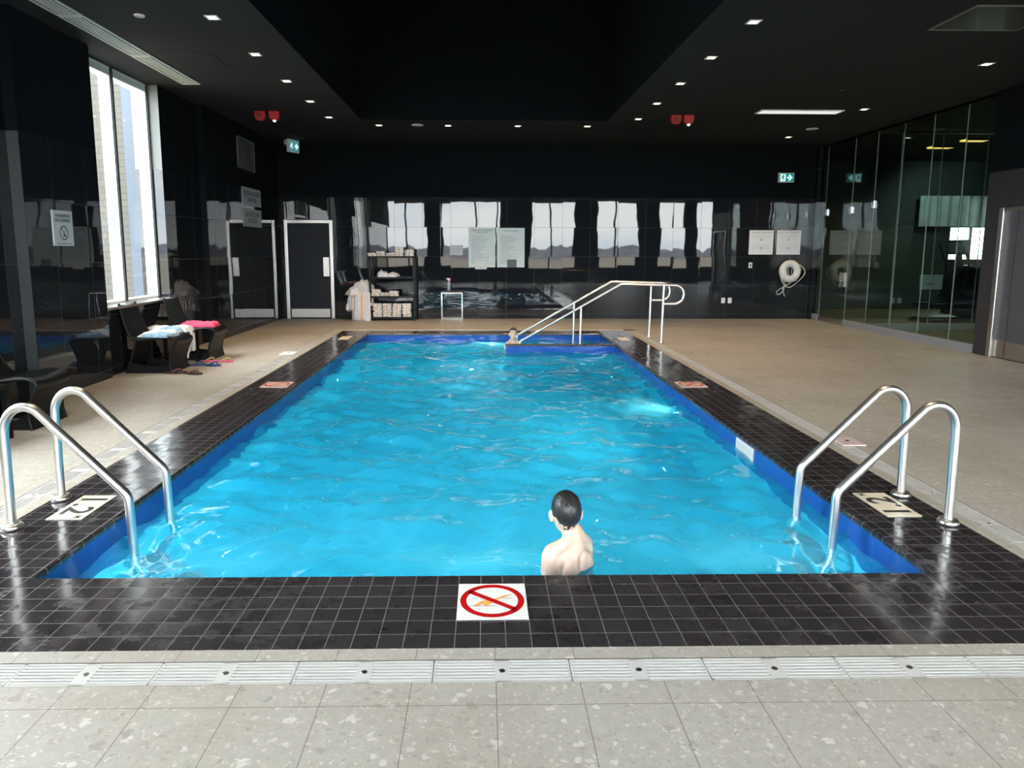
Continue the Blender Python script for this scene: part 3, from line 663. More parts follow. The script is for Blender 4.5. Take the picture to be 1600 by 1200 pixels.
# alarms
a0 = None
for x, y, lb, st_ in ((-3.74, 11.95, 'red alarm horn under the left ceiling, left one of the pair', 0), (-3.50, 11.95, 'red strobe with clear lens under the left ceiling, right one of the pair', 1), (3.31, 12.1, 'red alarm horn under the right ceiling, left one of the pair', 0), (3.53, 12.1, 'red strobe with clear lens under the right ceiling, right one of the pair', 1)):
    rt = thing('fire_alarm', lb, 'fire alarm', (x, y, CZ), 0, 'red ceiling alarms')
    m = MB(); m.extrude([(-.09, 0), (.09, 0), (.085, -.10), (.05, -.15), (-.05, -.15), (-.085, -.10)], -.05, .05); m.build('housing', M['alarm'], rt, bevel=.012)
    if st_:
        m = MB(); m.lathe([(.03, -.145), (.028, -.165), (.015, -.18), (.003, -.183)], (0, -.02, 0), 16); m.build('strobe_lens', emit('strobe_lens', (1, .95, .9), .7), rt, smooth=True)
    else:
        m = MB(); m.box(-.05, .05, -.056, -.05, -.12, -.04); m.build('horn_grille', simple('dark_red_grille', (.2, .01, .012), .5), rt)
# camera dome
rt = thing('dome_camera', 'small white dome camera high in the far left corner beside the exit sign', 'security camera', (-4.15, 15.0, 3.72))
m = MB(); m.lathe([(.02, .12), (.07, .12), (.075, .05), (.06, .02), (.02, .0)], (0, 0, 0), 20); m.build('housing', M['whiteplas'], rt, smooth=True)
m = MB(); m.lathe([(.05, .02), (.045, -.01), (.025, -.035), (.004, -.04)], (0, -.01, 0), 20); m.build('dome', M['blackgloss'], rt, smooth=True)

# ------------------------------------------------------------------ exit signs
def running_man(parent, mat_man, w):
    """small figure built as flat bars in the x-z plane facing -y"""
    m = MB()
    m.lathe([(.001, -.0035), (.012, -.0035), (.012, 0), (.001, 0)], (.006, -.006, .062), 12, 'Y')
    for a, b, r_ in (((.0, .045), (-.012, .0), .011), ((-.012, 0), (.012, -.022), .009), ((.012, -.022), (.004, -.058), .008), ((-.012, 0), (-.03, -.022), .009), ((-.03, -.022), (-.055, -.022), .007), ((.0, .04), (.025, .018), .006), ((.0, .04), (-.03, .03), .006), ((-.03, .03), (-.036, .006), .006)):
        m.tube([(a[0], -.006, a[1]), (b[0], -.006, b[1])], r_, 6)
    return m.build('running_figure', mat_man, parent)
rt = thing('exit_sign', 'green running man exit sign with white arrow on the far wall at right', 'exit sign', (6.715, YW, 3.142))
m = MB(); m.box(-.175, .175, -.05, 0, -.105, .105); m.build('housing', M['offwhite'], rt, bevel=.006)
m = MB(); m.box(-.15, .16, -.054, -.05, -.085, .085); fc = m.build('face', M['green'], rt)
m = MB(); m.box(-.135, -.02, -.057, -.054, -.078, .078); m.build('door_symbol', M['exitwhite'], fc)
mm = running_man(rt, simple('dark_teal_figure', (.0, .05, .07), .6), 0); mm.location = (-.072, -.053, 0)
m = MB(); m.extrude([(.01, -.018), (.06, -.018), (.04, -.065), (.07, -.065), (.14, 0), (.07, .065), (.04, .065), (.06, .018), (.01, .018)], -.058, -.054); m.build('arrow', M['exitwhite'], fc)
rt = thing('exit_sign', 'exit sign seen edge on beside the dome camera in the far left corner', 'exit sign', (-4.02, 14.95, 3.70), R(62))
m = MB(); m.box(-.16, .16, -.03, .03, -.13, .14); m.build('housing', M['whiteplas'], rt, bevel=.006)
m = MB(); m.box(-.145, .145, -.034, -.03, -.115, .115); fc = m.build('face', M['exitdim'], rt)
mm = running_man(rt, M['exitwhite'], 0); mm.location = (-.07, -.03, 0)
m = MB(); m.extrude([(.01, -.018), (.06, -.018), (.04, -.06), (.07, -.06), (.13, 0), (.07, .06), (.04, .06), (.06, .018), (.01, .018)], -.037, -.034); m.build('arrow', M['exitwhite'], fc)

# ------------------------------------------------------------------ things on the left wall
FACE_X = (R(90), 0, R(90))     # text upright, facing +x
rt = thing('wall_sign', 'grey no diving warning sign with crossed circle on the left wall', 'sign', (-4.5, 7.48, 1.765))
m = MB(); m.box(0, .018, -.17, .17, -.185, .185); m.build('board', M['signwhite'], rt)
text('lettering', 'WARNING!\nNO DIVING', .052, M['ink'], rt, (.019, 0, .105), FACE_X, space=.95, bold=.0006)
def ringbar(parent, r, w, off, bar_rot, mat, name='prohibition_circle', axis='X'):
    m = MB(); seg = 40; vs = []; fs = []
    for k in range(seg):
        a = 2 * PI * k / seg
        for rr in (r - w, r):
            p = (rr * math.cos(a), rr * math.sin(a)); vs.append((off, p[0], p[1]) if axis == 'X' else (p[0], p[1], off))
    for k in range(seg): fs.append((2 * k, 2 * k + 1, (2 * k + 3) % (2 * seg), (2 * k + 2) % (2 * seg)))
    m.add(vs, fs); ca, sa = math.cos(bar_rot), math.sin(bar_rot); h = w * .5; rr = r - w * .5
    q = [(ca * t - sa * s_, sa * t + ca * s_) for t, s_ in ((-rr, -h), (rr, -h), (rr, h), (-rr, h))]
    m.add([(off, a, b) if axis == 'X' else (a, b, off) for a, b in q], [(0, 1, 2, 3)])
    return m.build(name, mat, parent)
rb = ringbar(rt, .075, .011, .0195, R(-50), M['ink']); rb.location = (0, 0, -.05)
m = MB(); m.add([(.0192, a, b) for a, b in ((-.02, -.035), (.018, -.035), (.012, -.02), (.0, -.005), (-.006, -.02))], [(0, 1, 2, 3, 4)]); m.add([(.0192, a, b) for a, b in ((.0, -.005), (.006, -.01), (.03, .045), (.026, .045))], [(0, 1, 2, 3)])
d = m.build('diver_symbol', M['ink'], rt); d.location = (0, 0, -.05)
m = MB(); m.box(.018, .0186, -.13, .13, -.166, -.158); m.build('footer_line', M['inkgrey'], rt)
for (y0, y1, z0, z1, s_, lb) in ((13.08, 14.13, 2.375, 2.71, 'AUCUN SAUVETEUR\nEN DEVOIR', 'upper grey lifeguard notice board, French, above a matching one on the left wall'), (13.09, 14.12, 1.975, 2.315, 'NO LIFEGUARD\nON DUTY', 'lower grey lifeguard notice board in English on the left wall')):
    rt = thing('wall_sign', lb, 'sign', (-4.5, (y0 + y1) / 2, (z0 + z1) / 2))
    m = MB(); m.box(0, .015, -(y1 - y0) / 2, (y1 - y0) / 2, -(z1 - z0) / 2, (z1 - z0) / 2); m.build('board', M['signgrey'], rt)
    text('lettering', s_, .125, M['ink'], rt, (.016, 0, .0), FACE_X, space=.95, sx=.80 if 'AUC' in s_ else .95, bold=.002)
rt = thing('wall_vent', 'slatted grey air vent high on the left wall above the lifeguard notices', 'vent', (-4.5, 13.4, 3.32))
m = MB(); w, h = .47, .29; m.box(0, .02, -w, w, h - .03, h); m.box(0, .02, -w, w, -h, -h + .03); m.box(0, .02, -w, -w + .03, -h, h); m.box(0, .02, w - .03, w, -h, h); m.build('frame', simple('vent_frame', (.10, .11, .11), .5), rt)
for k in range(6):
    m = MB(); y = -.37 + k * .148; m.add([(.002, y, -.26), (.018, y + .09, -.26), (.018, y + .09, .26), (.002, y, .26)], [(0, 1, 2, 3)]); m.build('slat', simple('vent_slat', (.07, .075, .075), .5) if k == 0 else rt.children[1].data.materials[0], rt)
m = MB(); m.quad((.001, -.44, -.26), (.001, .44, -.26), (.001, .44, .26), (.001, -.44, .26)); m.build('backing', M['slot'], rt)

# ------------------------------------------------------------------ things on the far wall
FACE_Y = (R(90), 0, 0)
for x0, x1, ti, lb in ((-.326, .27, "Règlement d'utilisation\nde la piscine", 'tall grey-green pool rules poster in French on the far wall'), (.313, .925, 'Pool Area Use', 'tall grey-green pool rules poster in English on the far wall')):
    rt = thing('rules_poster', lb, 'poster', ((x0 + x1) / 2, YW, 1.59))
    m = MB(); m.box(-(x1 - x0) / 2, (x1 - x0) / 2, -.008, 0, -.435, .435); m.build('board', M['poster'], rt)
    text('title', ti, .052, M['inkgrey'], rt, (0, -.009, .36 if '\n' in ti else .375), FACE_Y, space=.9, bold=.0005)
for x, z, w, h, mt, lb in ((-.60, 1.535, .145, .11, 'foil', 'small crinkled silver notice on the far wall left of the tall posters'), (-.05, 1.205, .13, .095, 'offwhite', 'small white paper taped over the foot of the French pool rules poster'), (.64, 1.24, .105, .09, 'inkgrey', 'small dark picture sheet at the foot of the English pool rules poster')):
    m = MB(); n_ = 8
    vs = [(-w + 2 * w * i / n_, -.012 - .006 * random.random(), -h + 2 * h * j / n_) for j in range(n_ + 1) for i in range(n_ + 1)]
    m.add(vs, [(j * 9 + i, j * 9 + i + 1, j * 9 + i + 10, j * 9 + i + 9) for j in range(n_) for i in range(n_)]); o = m.build('paper_notice', M[mt]); o.location = (x, YW, z); tag(o, lb, 'notice')
for x0, x1, lb in ((5.975, 6.52, 'left square white instruction sheet on the far wall above a small switch plate'), (6.60, 7.14, 'right square white instruction sheet on the far wall above the ring buoy')):
    rt = thing('instruction_sheet', lb, 'notice', ((x0 + x1) / 2, YW, 1.72)); w = (x1 - x0) / 2
    m = MB(); m.box(-w, w, -.006, 0, -.27, .27); m.build('sheet', M['notice'], rt)
    for zz in (.06, -.13):
        m = MB(); m.lathe([(.022, -.0075), (.032, -.0075), (.032, -.006), (.022, -.006)], (0, 0, zz), 16, 'Y'); m.build('diagram', simple('grey_diagram', (.42, .45, .48), .6), rt)
    m = MB(); m.box(-w + .03, w - .03, -.0068, -.006, .215, .235); m.build('heading_bar', simple('grey_heading', (.42, .45, .48), .6), rt)
for x, z, w, h, kind_, lb in ((6.03, 1.21, .04, .062, 0, 'small white switch plate below the left instruction sheet'), (5.45, .415, .043, .062, 1, 'left white outlet cover low on the far wall'), (5.60, .415, .043, .062, 1, 'right white outlet cover low on the far wall')):
    rt = thing('wall_outlet', lb, 'outlet', (x, YW, z))
    m = MB(); m.box(-w, w, -.012, 0, -h, h); m.build('cover', M['whiteplas'], rt, bevel=.004)
    m = MB()
    if kind_ == 0: m.box(-.012, .012, -.014, -.012, -.035, .035); m.build('rocker', M['blackgloss'], rt)
    else: m.box(-.018, .018, -.0135, -.012, .008, .038); m.box(-.018, .018, -.0135, -.012, -.038, -.008); m.build('socket', M['offwhite'], rt)
# ring buoy
rt = thing('ring_buoy', 'white life ring hanging on the far wall with a looped white rope', 'life ring', (6.90, YW - .09, 1.08))
m = MB(); seg = 40; m.tube([(.165 * math.cos(2 * PI * k / seg), 0, .175 * math.sin(2 * PI * k / seg)) for k in range(seg + 1)], .078, 14, cap=False); m.build('ring', M['ringwhite'], rt, smooth=True)
m = MB()
for a in (.6, 2.2, 3.9, 5.4):
    c_ = Vector((.165 * math.cos(a), 0, .175 * math.sin(a))); t_ = Vector((-math.sin(a), 0, math.cos(a)))
    pts = [c_ - t_ * .025 + (Vector((math.cos(a), 0, math.sin(a))) * math.cos(q) + Vector((0, 1, 0)) * math.sin(q)) * .081 for q in [2 * PI * i / 16 for i in range(17)]]
    m.tube(pts, .007, 6)
m.build('grab_band', M['offwhite'], rt, smooth=True)
m = MB(); m.tube(smooth_path([(-.2, -.02, -.12), (-.19, -.03, -.2), (-.12, -.03, -.31), (0, -.03, -.36), (.12, -.03, -.28), (.27, -.03, -.14), (.33, -.03, -.02), (.28, -.03, .08), (.2, -.02, .15)]), .009, 8)
m.tube(smooth_path([(-.16, -.03, -.2), (-.10, -.04, -.30), (-.12, -.04, -.36), (-.2, -.04, -.38), (-.29, -.04, -.46), (-.27, -.04, -.52), (-.2, -.04, -.50), (-.13, -.04, -.40), (-.15, -.04, -.34), (-.06, -.04, -.30), (.02, -.04, -.26)]), .008, 8)
m.tube(smooth_path([(-.16, -.04, -.36), (-.14, -.04, -.46), (-.11, -.04, -.56)]), .009, 8)
for dx in (-.04, -.01, .04): m.tube(smooth_path([(dx, .03, .15), (dx * 1.5, .04, .02), (dx, .03, -.14)]), .008, 6)
m.build('rope', M['rope'], rt, smooth=True)
m = MB(); m.tube([(-.02, .08, .30), (-.02, -.0, .30), (-.02, -.03, .24), (-.02, -.02, .18)], .008, 8); m.build('hook', M['chrome'], rt, smooth=True)

# ------------------------------------------------------------------ towel rack
rk = thing('towel_rack', 'black four shelf metal rack holding white folded towels at the far wall', 'shelf rack', (-1.985, 15.17, 0))
RW, RD = .475, .19
for sx in (-1, 1):
    for sy in (-1, 1):
        m = MB(); m.box(sx * RW - .02, sx * RW + .02, sy * RD - .02, sy * RD + .02, 0, 1.40); m.build('post', M['black'], rk)
SH = [.075, .535, .95, 1.40]
for i, z in enumerate(SH):
    m = MB(); m.box(-RW - .02, RW + .02, -RD - .02, RD + .02, z - .035, z); m.build('shelf', M['black'], rk, bevel=.004)
def towel_mesh(w, d, h):
    m = MB(); n_ = 10
    top = []
    prof = []
    for i in range(n_ + 1):       # rounded front fold
        a = -PI / 2 + PI * i / n_; prof.append((-d / 2 + h / 2 - math.cos(a) * h / 2, h / 2 + math.sin(a) * h / 2))
    prof += [(d / 2, h * .94), (d / 2, h * .06)]
    k = len(prof); xs = np.linspace(-w / 2, w / 2, 7); vs = []
    for x in xs:
        s_ = 1 - .10 * (abs(x) / (w / 2)) ** 4
        for (y, z) in prof: vs.append((x, y * (1 - .03 * abs(x) / w), h / 2 + (z - h / 2) * s_))
    fs = [(i * k + j, i * k + (j + 1) % k, (i + 1) * k + (j + 1) % k, (i + 1) * k + j) for i in range(6) for j in range(k)] + [tuple(range(k - 1, -1, -1)), tuple(6 * k + j for j in range(k))]
    m.add(vs, fs); return m
tw0 = None; TH = .037
num = ['bottom', 'second', 'third', 'fourth', 'fifth', 'sixth', 'seventh', 'eighth', 'ninth']
pos5 = ['leftmost', 'second', 'middle', 'fourth', 'rightmost']; pos4 = ['leftmost', 'second', 'third', 'rightmost']
stacks = []
for k, (x, n) in enumerate(((-.435, 2), (-.24, 3), (-.03, 2), (.16, 5), (.375, 4))): stacks.append((x, SH[3], n, 'the %s stack on top of the rack' % pos5[k]))
for k, (x, n) in enumerate(((-.36, 4), (-.17, 2), (.035, 3))): stacks.append((x, SH[1], n, 'the %s stack on the third shelf down' % ['left', 'middle', 'right'][k]))
for k, (x, n) in enumerate(((-.335, 8), (-.12, 8), (.09, 8), (.305, 8))): stacks.append((x, SH[0], n, 'the %s tall stack on the bottom shelf' % pos4[k]))
for x, z, n, where in stacks:
    for j in range(n):
        top_ = j == n - 1
        lb = '%s white striped towel in %s' % ('top' if top_ else ('bottom' if j == 0 else num[j] + ' from bottom'), where)
        loc = (-1.985 + x + random.uniform(-.012, .012), 15.13 + random.uniform(-.015, .012) - (.05 if 'right stack on the third' in where else 0), z + j * TH + .001); rz = random.uniform(-.06, .06)
        if tw0 is None:
            tw0 = towel_mesh(.185, .30, TH * .97).build('folded_towel', M['towel'], smooth=True); tag(tw0, lb, 'towel', 'folded towels on the rack'); tw0.location = loc; tw0.rotation_euler = (0, 0, rz)
        else:
            o = tw0.copy(); COL.objects.link(o); o.location = loc; o.rotation_euler = (0, 0, rz); o['label'] = lb
def crumple(name, w, d, h, mat, loc, rz, lb, cat, seed=0, group=None, drop=None, n=22):
    """a loosely folded cloth: a closed thin sheet over a soft mound; drop(u) pulls the front edge down"""
    m = MB(); top = []
    for j in range(n + 1):
        for i in range(n + 1):
            u, v = i / n * 2 - 1, j / n * 2 - 1
            e = max(0, 1 - abs(u) ** 3.5) * max(0, 1 - abs(v) ** 3.5)
            nz = mnoise.noise(Vector((u * 1.7 + seed, v * 1.7, seed * 1.3))); n2 = mnoise.noise(Vector((u * 4 + seed, v * 4, seed)))
            rr = 1 + .16 * mnoise.noise(Vector((math.atan2(v, u) * 1.2 + seed, seed, 0)))
            z = h * (.22 + .78 * e ** .6) * (1 + .45 * nz + .30 * n2) * (1 if e > 0 else .3)
            x, y = u * w / 2 * rr, v * d / 2 * rr
            if drop: x, y, z = drop(u, v, x, y, z)
            top.append((x, y, max(z, .004) if not drop else z))
    k = n + 1; bot = [(x, y, (.0 if not drop else z - .012)) for x, y, z in top]
    fs = [(j * k + i, j * k + i + 1, (j + 1) * k + i + 1, (j + 1) * k + i) for j in range(n) for i in range(n)]
    N = k * k; fs2 = [tuple(N + a for a in f[::-1]) for f in fs]
    bd = [i for i in range(k)] + [j * k + n for j in range(1, k)] + [n * k + i for i in range(n - 1, -1, -1)] + [j * k for j in range(n - 1, 0, -1)]
    fs3 = [(bd[q], bd[(q + 1) % len(bd)], N + bd[(q + 1) % len(bd)], N + bd[q]) for q in range(len(bd))]
    m.add(top + bot, fs + fs2 + fs3)
    o = m.build(name, mat, smooth=True); o.location = loc; o.rotation_euler = (0, 0, rz); return tag(o, lb, cat, group)
crumple('crumpled_towel', .22, .26, .12, M['towelp'], (-2.22, 15.14, SH[2] + .002), .3, 'left crumpled white towel on the second shelf of the rack', 'towel', 1.3)
crumple('crumpled_towel', .26, .26, .08, M['towelp'], (-1.99, 15.14, SH[2] + .002), -.2, 'right flattened white towel on the second shelf of the rack', 'towel', 4.1)
# heap of used towels left of the rack (hanging over a hidden hamper)
rt = thing('laundry_hamper', 'white cloth laundry hamper buried under used towels beside the black rack', 'hamper', (-2.70, 15.05, 0))
m = MB(); m.lathe([(.17, 0), (.19, .02), (.20, .5), (.205, .52), (.185, .5), (.17, .04)], (0, 0, 0), 20); m.build('bag', M['towelp'], rt, smooth=True)
def drape(name, cx_, cy_, ztop, zbot, rad, a0, a1, mat, lb, seed):
    """a towel hanging over the hamper rim: a curved pleated sheet with thickness, top folded inwards"""
    m = MB(); n1, n2 = 26, 18; vs = []
    for off in (0, .014):
        for j in range(n2 + 1):
            t = j / n2
            for i in range(n1 + 1):
                a = a0 + (a1 - a0) * i / n1
                fold = .022 * math.sin(i * 1.5 + seed + t * 1.5) * min(1, t * 2.5) + .02 * mnoise.noise(Vector((i * .3, j * .3, seed)))
                if t < .25: rr = rad * (.25 + 3.0 * t); z = ztop - .05 * (t / .25) ** 2
                else: rr = rad * (1 + .12 * (t - .25)); z = ztop - .05 - (ztop - .05 - zbot) * (t - .25) / .75 + .03 * math.sin(a * 3 + seed) * t
                rr += fold - off
                vs.append((cx_ + rr * math.cos(a), cy_ + rr * math.sin(a), z - off * (1 if t < .25 else 0)))
    k = n1 + 1; N = k * (n2 + 1)
    fs = [(j * k + i, j * k + i + 1, (j + 1) * k + i + 1, (j + 1) * k + i) for j in range(n2) for i in range(n1)]
    fs2 = [tuple(N + a for a in f[::-1]) for f in fs]
    bd = [i for i in range(k)] + [j * k + n1 for j in range(1, n2 + 1)] + [n2 * k + i for i in range(n1 - 1, -1, -1)] + [j * k for j in range(n2 - 1, 0, -1)]
    m.add(vs, fs + fs2 + [(bd[q], bd[(q + 1) % len(bd)], N + bd[(q + 1) % len(bd)], N + bd[q]) for q in range(len(bd))])
    return tag(m.build(name, mat, smooth=True), lb, 'towel', 'used towels heaped beside the rack')
def local_stripe(o, cx_):
    # move mesh so the object origin sits on the stripe line
    for v in o.data.vertices: v.co.x -= cx_
    o.location.x += cx_; return o
local_stripe(drape('used_towel', -2.64, 15.02, .62, .02, .20, R(215), R(330), M['towel'], 'white towel with orange stripe hanging to the floor at the front of the heap', 1.0), -2.62)
local_stripe(drape('used_towel', -2.73, 15.04, .60, .22, .215, R(140), R(250), M['towel'], 'white towel hanging halfway down the left side of the used towel heap', 2.0), -2.80)
local_stripe(drape('used_towel', -2.66, 15.07, .61, .30, .215, R(290), R(400), M['towelp'], 'white towel hanging on the rack side of the used towel heap', 3.0), -2.6)
crumple('used_towel', .44, .36, .16, M['towel'], (-2.75, 15.0, .56), .5, 'crumpled orange striped white towel in the middle of the used towel heap', 'towel', 2.2, 'used towels heaped beside the rack')
crumple('used_towel', .36, .32, .20, M['towelp'], (-2.62, 15.04, .66), 1.1, 'crumpled plain white towel on the very top of the used towel heap', 'towel', 6.2, 'used towels heaped beside the rack')
crumple('used_towel', .20, .18, .14, M['towelp'], (-2.90, 14.98, .24), .2, 'small white towel bulging low on the left of the used towel heap', 'towel', 9.1, 'used towels heaped beside the rack')
# small metal side table and spray bottle
rt = thing('side_table', 'small silver framed side table with brown top at the far wall', 'table', (-.69, 15.20, 0))
m = MB(); m.box(-.235, .235, -.15, .15, .605, .635); m.build('table_top', M['wood'], rt)
for sx in (-1, 1):
    for sy in (-1, 1):
        m = MB(); m.box(sx * .225 - .011, sx * .225 + .011, sy * .14 - .011, sy * .14 + .011, 0, .605); m.build('leg', M['chrome'], rt)
m = MB(); m.box(-.236, .236, -.152, -.13, .585, .606); m.box(-.236, .236, -.152, -.13, .012, .034); m.box(-.236, .236, .13, .152, .012, .034); m.build('rail', M['chrome'], rt)
rt = thing('spray_bottle', 'grey spray bottle with red trigger standing on the small side table', 'spray bottle', (-.76, 15.2, .635))
m = MB(); m.lathe([(.03, 0), (.042, .008), (.042, .15), (.030, .19), (.015, .215), (.015, .235)], (0, 0, 0), 20); m.build('bottle', M['bottle'], rt, smooth=True)
m = MB(); m.box(-.035, .025, -.014, .014, .235, .285); m.box(-.06, -.03, -.008, .008, .265, .283); m.build('spray_head', M['whiteplas'], rt, bevel=.004)
m = MB(); m.extrude([(-.02, .24), (.03, .285), (.045, .27), (.035, .21), (.022, .215)], -.012, .012); m.build('trigger', M['trigger'], rt, bevel=.003)

# ------------------------------------------------------------------ pool handrails (stairs) and ladders
def stair_rail(y, lb):
    rt = thing('stair_handrail', lb, 'handrail', (0, y, 0), 0, 'pool stair handrails')
    path = fillet([(.78, 0, -.42), (.60, 0, -.20), (.62, 0, .03), (2.285, 0, .985), (3.34, 0, .965), (3.34, 0, .66), (2.99, 0, .66)], [.05, .05, .12, .152, .152], 8)
    m = MB(); m.tube(path, .021, 12); m.build('top_rail', M['steel'], rt, smooth=True)
    m = MB(); m.tube([(2.99, 0, 0), (3.005, 0, .965)], .021, 12); p = m.build('post', M['steel'], rt, smooth=True)
    m = MB(); m.lathe([(.022, .022), (.036, .02), (.048, .006), (.048, .0), (.022, .0)], (2.99, 0, 0), 20); m.build('flange', M['steel'], p, smooth=True)
    m = MB(); m.tube([(1.62, 0, -.42), (1.63, 0, .605)], .019, 12); m.build('post', M['steel'], rt, smooth=True)
    return rt
r1 = stair_rail(11.33, 'nearer steel handrail rising from the pool stairs to a looped end')
dup(r1, (-.005, 12.17, 0), label='farther steel handrail rising from the pool stairs to a looped end')
def ladder(x_base, sgn, lb):
    rt = thing('pool_ladder', lb, 'pool ladder', (x_base, 3.91, 0), 0)
    # local x: + towards the pool times sgn
    for yy in (-.225, .225):
        P = [(0, yy, 0), (.01 * sgn, yy, .69), (.26 * sgn, yy, .69), (.665 * sgn, yy, .165), (.69 * sgn, yy, -.2), (.69 * sgn, yy, -1.15)]
        P = [(0, yy, 0), (0.005 * sgn, yy, .55)] + [(.005 * sgn + .12 * sgn - .12 * sgn * math.cos(a), yy, .55 + .145 * math.sin(a)) for a in [PI * i / 10 * .68 for i in range(1, 11)]]
        P += [Vector((.655 * sgn, yy, .19))] ; P = [Vector(p) for p in P]
        tail = fillet([P[-2], P[-1], (.69 * sgn, yy, -1.15)], .09, 6)
        m = MB(); m.tube(P[:-2] + tail, .0245, 14); rl = m.build('rail', M['steel'], rt, smooth=True)
        m = MB(); m.lathe([(.026, .034), (.048, .032), (.056, .02), (.058, .001), (.026, .001)], (0, yy, 0), 24); m.build('flange', M['steel'], rl, smooth=True)
    for z in (-.36, -.62, -.88):
        m = MB(); m.box(.69 * sgn - .05, .69 * sgn + .05, -.225, .225, z - .015, z + .015); m.build('tread', M['signgrey'], rt, bevel=.008)
ladder(-2.628, 1, 'steel pool ladder at the near left corner of the pool')
ladder(2.658, -1, 'steel pool ladder at the near right corner of the pool')
# skimmer and pool lamps
rt = thing('skimmer_inlet', 'white skimmer opening in the blue right pool wall', 'skimmer', (PX1, 5.48, -.1))
m = MB(); m.box(-.012, 0, -.18, .18, .045, .06); m.box(-.012, 0, -.18, .18, -.09, -.075); m.box(-.012, 0, -.18, -.16, -.075, .045); m.box(-.012, 0, .16, .18, -.075, .045); m.build('frame', M['whiteplas'], rt)
m = MB(); m.box(-.008, -.001, -.16, .16, -.075, .045); m.build('flap', M['offwhite'], rt)
for loc, ax, lb in (((PX1 - .002, 7.3, -.42), 'X', 'glowing underwater lamp in the right pool wall'), ((.15, PY1 - .002, -.40), 'Y', 'glowing underwater lamp in the far pool wall left of the stairs')):
    rt = thing('pool_lamp', lb, 'pool lamp', loc)
    m = MB(); m.lathe([(.005, -.02), (.10, -.02), (.105, -.01), (.005, -.005)], (0, 0, 0), 24, ax); m.build('lens', M['poollens'], rt)
    m = MB(); m.lathe([(.102, -.025), (.125, -.02), (.125, 0), (.102, 0)], (0, 0, 0), 24, ax); m.build('bezel', M['whiteplas'], rt)
def pt_light(loc, e, col, rad=.12):
    l = bpy.data.lights.new('pt', 'POINT'); l.energy = e; l.color = col; l.shadow_soft_size = rad
    o = bpy.data.objects.new('lamp_point', l); COL.objects.link(o); o.location = loc

for x in (-1.5, 0.0, 1.5): spot((x, PY0 + .03, -.62), 50, (.8, 1, 1), R(150), (x * 1.0, 9.0, -1.0), .6, .04)  # added lamps on the unseen near pool wall, brightening the water from below
spot((PX1 - .04, 7.3, -.40), 110, (.6, 1, 1), R(150), (-2, 7.2, -.25), .6, .04); spot((.15, PY1 - .04, -.40), 110, (.6, 1, 1), R(150), (0, 5, -.25), .6, .04)
# ------------------------------------------------------------------ deck markers
def nodive(loc, rz, lb, size=.3055, board='tilewhite'):
    rt = thing('no_diving_tile', lb, 'floor marker', loc, rz, 'no diving markers on the deck'); s_ = size / 2
    m = MB(); m.box(-s_, s_, -s_, s_, 0, .004); m.build('plate', M[board], rt)
    ringbar(rt, s_ * .93, s_ * .175, .0052, R(-38), M['red'], axis='Z')
    m = MB(); k = size / .3055; Z_ = .0046
    def poly(ps): m.add([(a * k, b * k, Z_) for a, b in ps], [tuple(range(len(ps)))])
    poly([(-.085, -.047), (-.06, -.047), (-.03, -.015), (.0, .006), (-.008, .016), (-.05, -.01)])         # leg and torso
    poly([(-.035, -.048), (-.022, -.05), (-.012, -.034), (-.004, -.03), (.002, -.012), (-.02, -.008), (-.042, -.03)])  # bent head and arm
    poly([(.006, .008), (.02, .002), (.09, .05), (.086, .054), (.05, .04)])                               # stretched arms
    m.build('diver_symbol', M['orange'], rt)
    m = MB()
    for yy in (.012, .02):
        for a, b in ((-.09, -.02), (.045, .09)):
            n_ = 14; up = [(a + (b - a) * i / n_, yy + .003 * math.sin(i * 1.1)) for i in range(n_ + 1)]
            for (p, q), (r_, s2) in zip(up, up[1:]): m.add([(p * k, q * k, Z_), (r_ * k, s2 * k, Z_), (r_ * k, (s2 + .0025) * k, Z_), (p * k, (q + .0025) * k, Z_)], [(0, 1, 2, 3)])
    m.build('water_lines', M['bluegrey'], rt)
    m = MB(); m.quad((-.1 * k, -.05 * k, Z_), (.015 * k, -.05 * k, Z_), (.015 * k, -.047 * k, Z_), (-.1 * k, -.047 * k, Z_)); m.build('ground_line', M['ink'], rt)
    return rt
nodive((.0393, 2.852, .0015), 0, 'large white no diving tile with red crossed circle at the near pool edge')
nodive((-2.375, 7.78, .0015), R(90), 'white no diving tile with red crossed circle on the left pool deck', board='tilepink')
nodive((2.41, 7.75, .0015), R(-90), 'white no diving tile with red crossed circle on the right pool deck', board='tilepink')
def depth(loc, rz, lb, sx=.205, sy=.385, txt='1.2'):
    rt = thing('depth_tile', lb, 'floor marker', loc, rz, 'depth markers on the deck')
    m = MB(); m.box(-sy / 2, sy / 2, -sx / 2, sx / 2, 0, .004); m.build('plate', M['tilecream'], rt)
    if txt:
        text('numerals', txt, .225, M['ink'], rt, (-.03, -.005, .0046), (0, 0, 0), extrude=.0003, bold=.004, sx=1.12)
        text('unit', 'M', .055, M['ink'], rt, (.160, .060, .0046), (0, 0, 0), extrude=.0003, bold=.001)
    return rt
depth((-2.42, 4.0, .0015), R(-90), 'cream depth marker reading 1.2 beside the left pool ladder')
depth((2.475, 3.985, .0015), R(90), 'cream depth marker reading 1.2 beside the right pool ladder')
depth((-2.43, 12.0, .0015), R(-90), 'small cream marker tile at the far left corner of the deck', .18, .42, None)
depth((2.46, 11.85, .0015), R(90), 'pale marker tile on the far right deck beside the stair handrails', .18, .36, None)
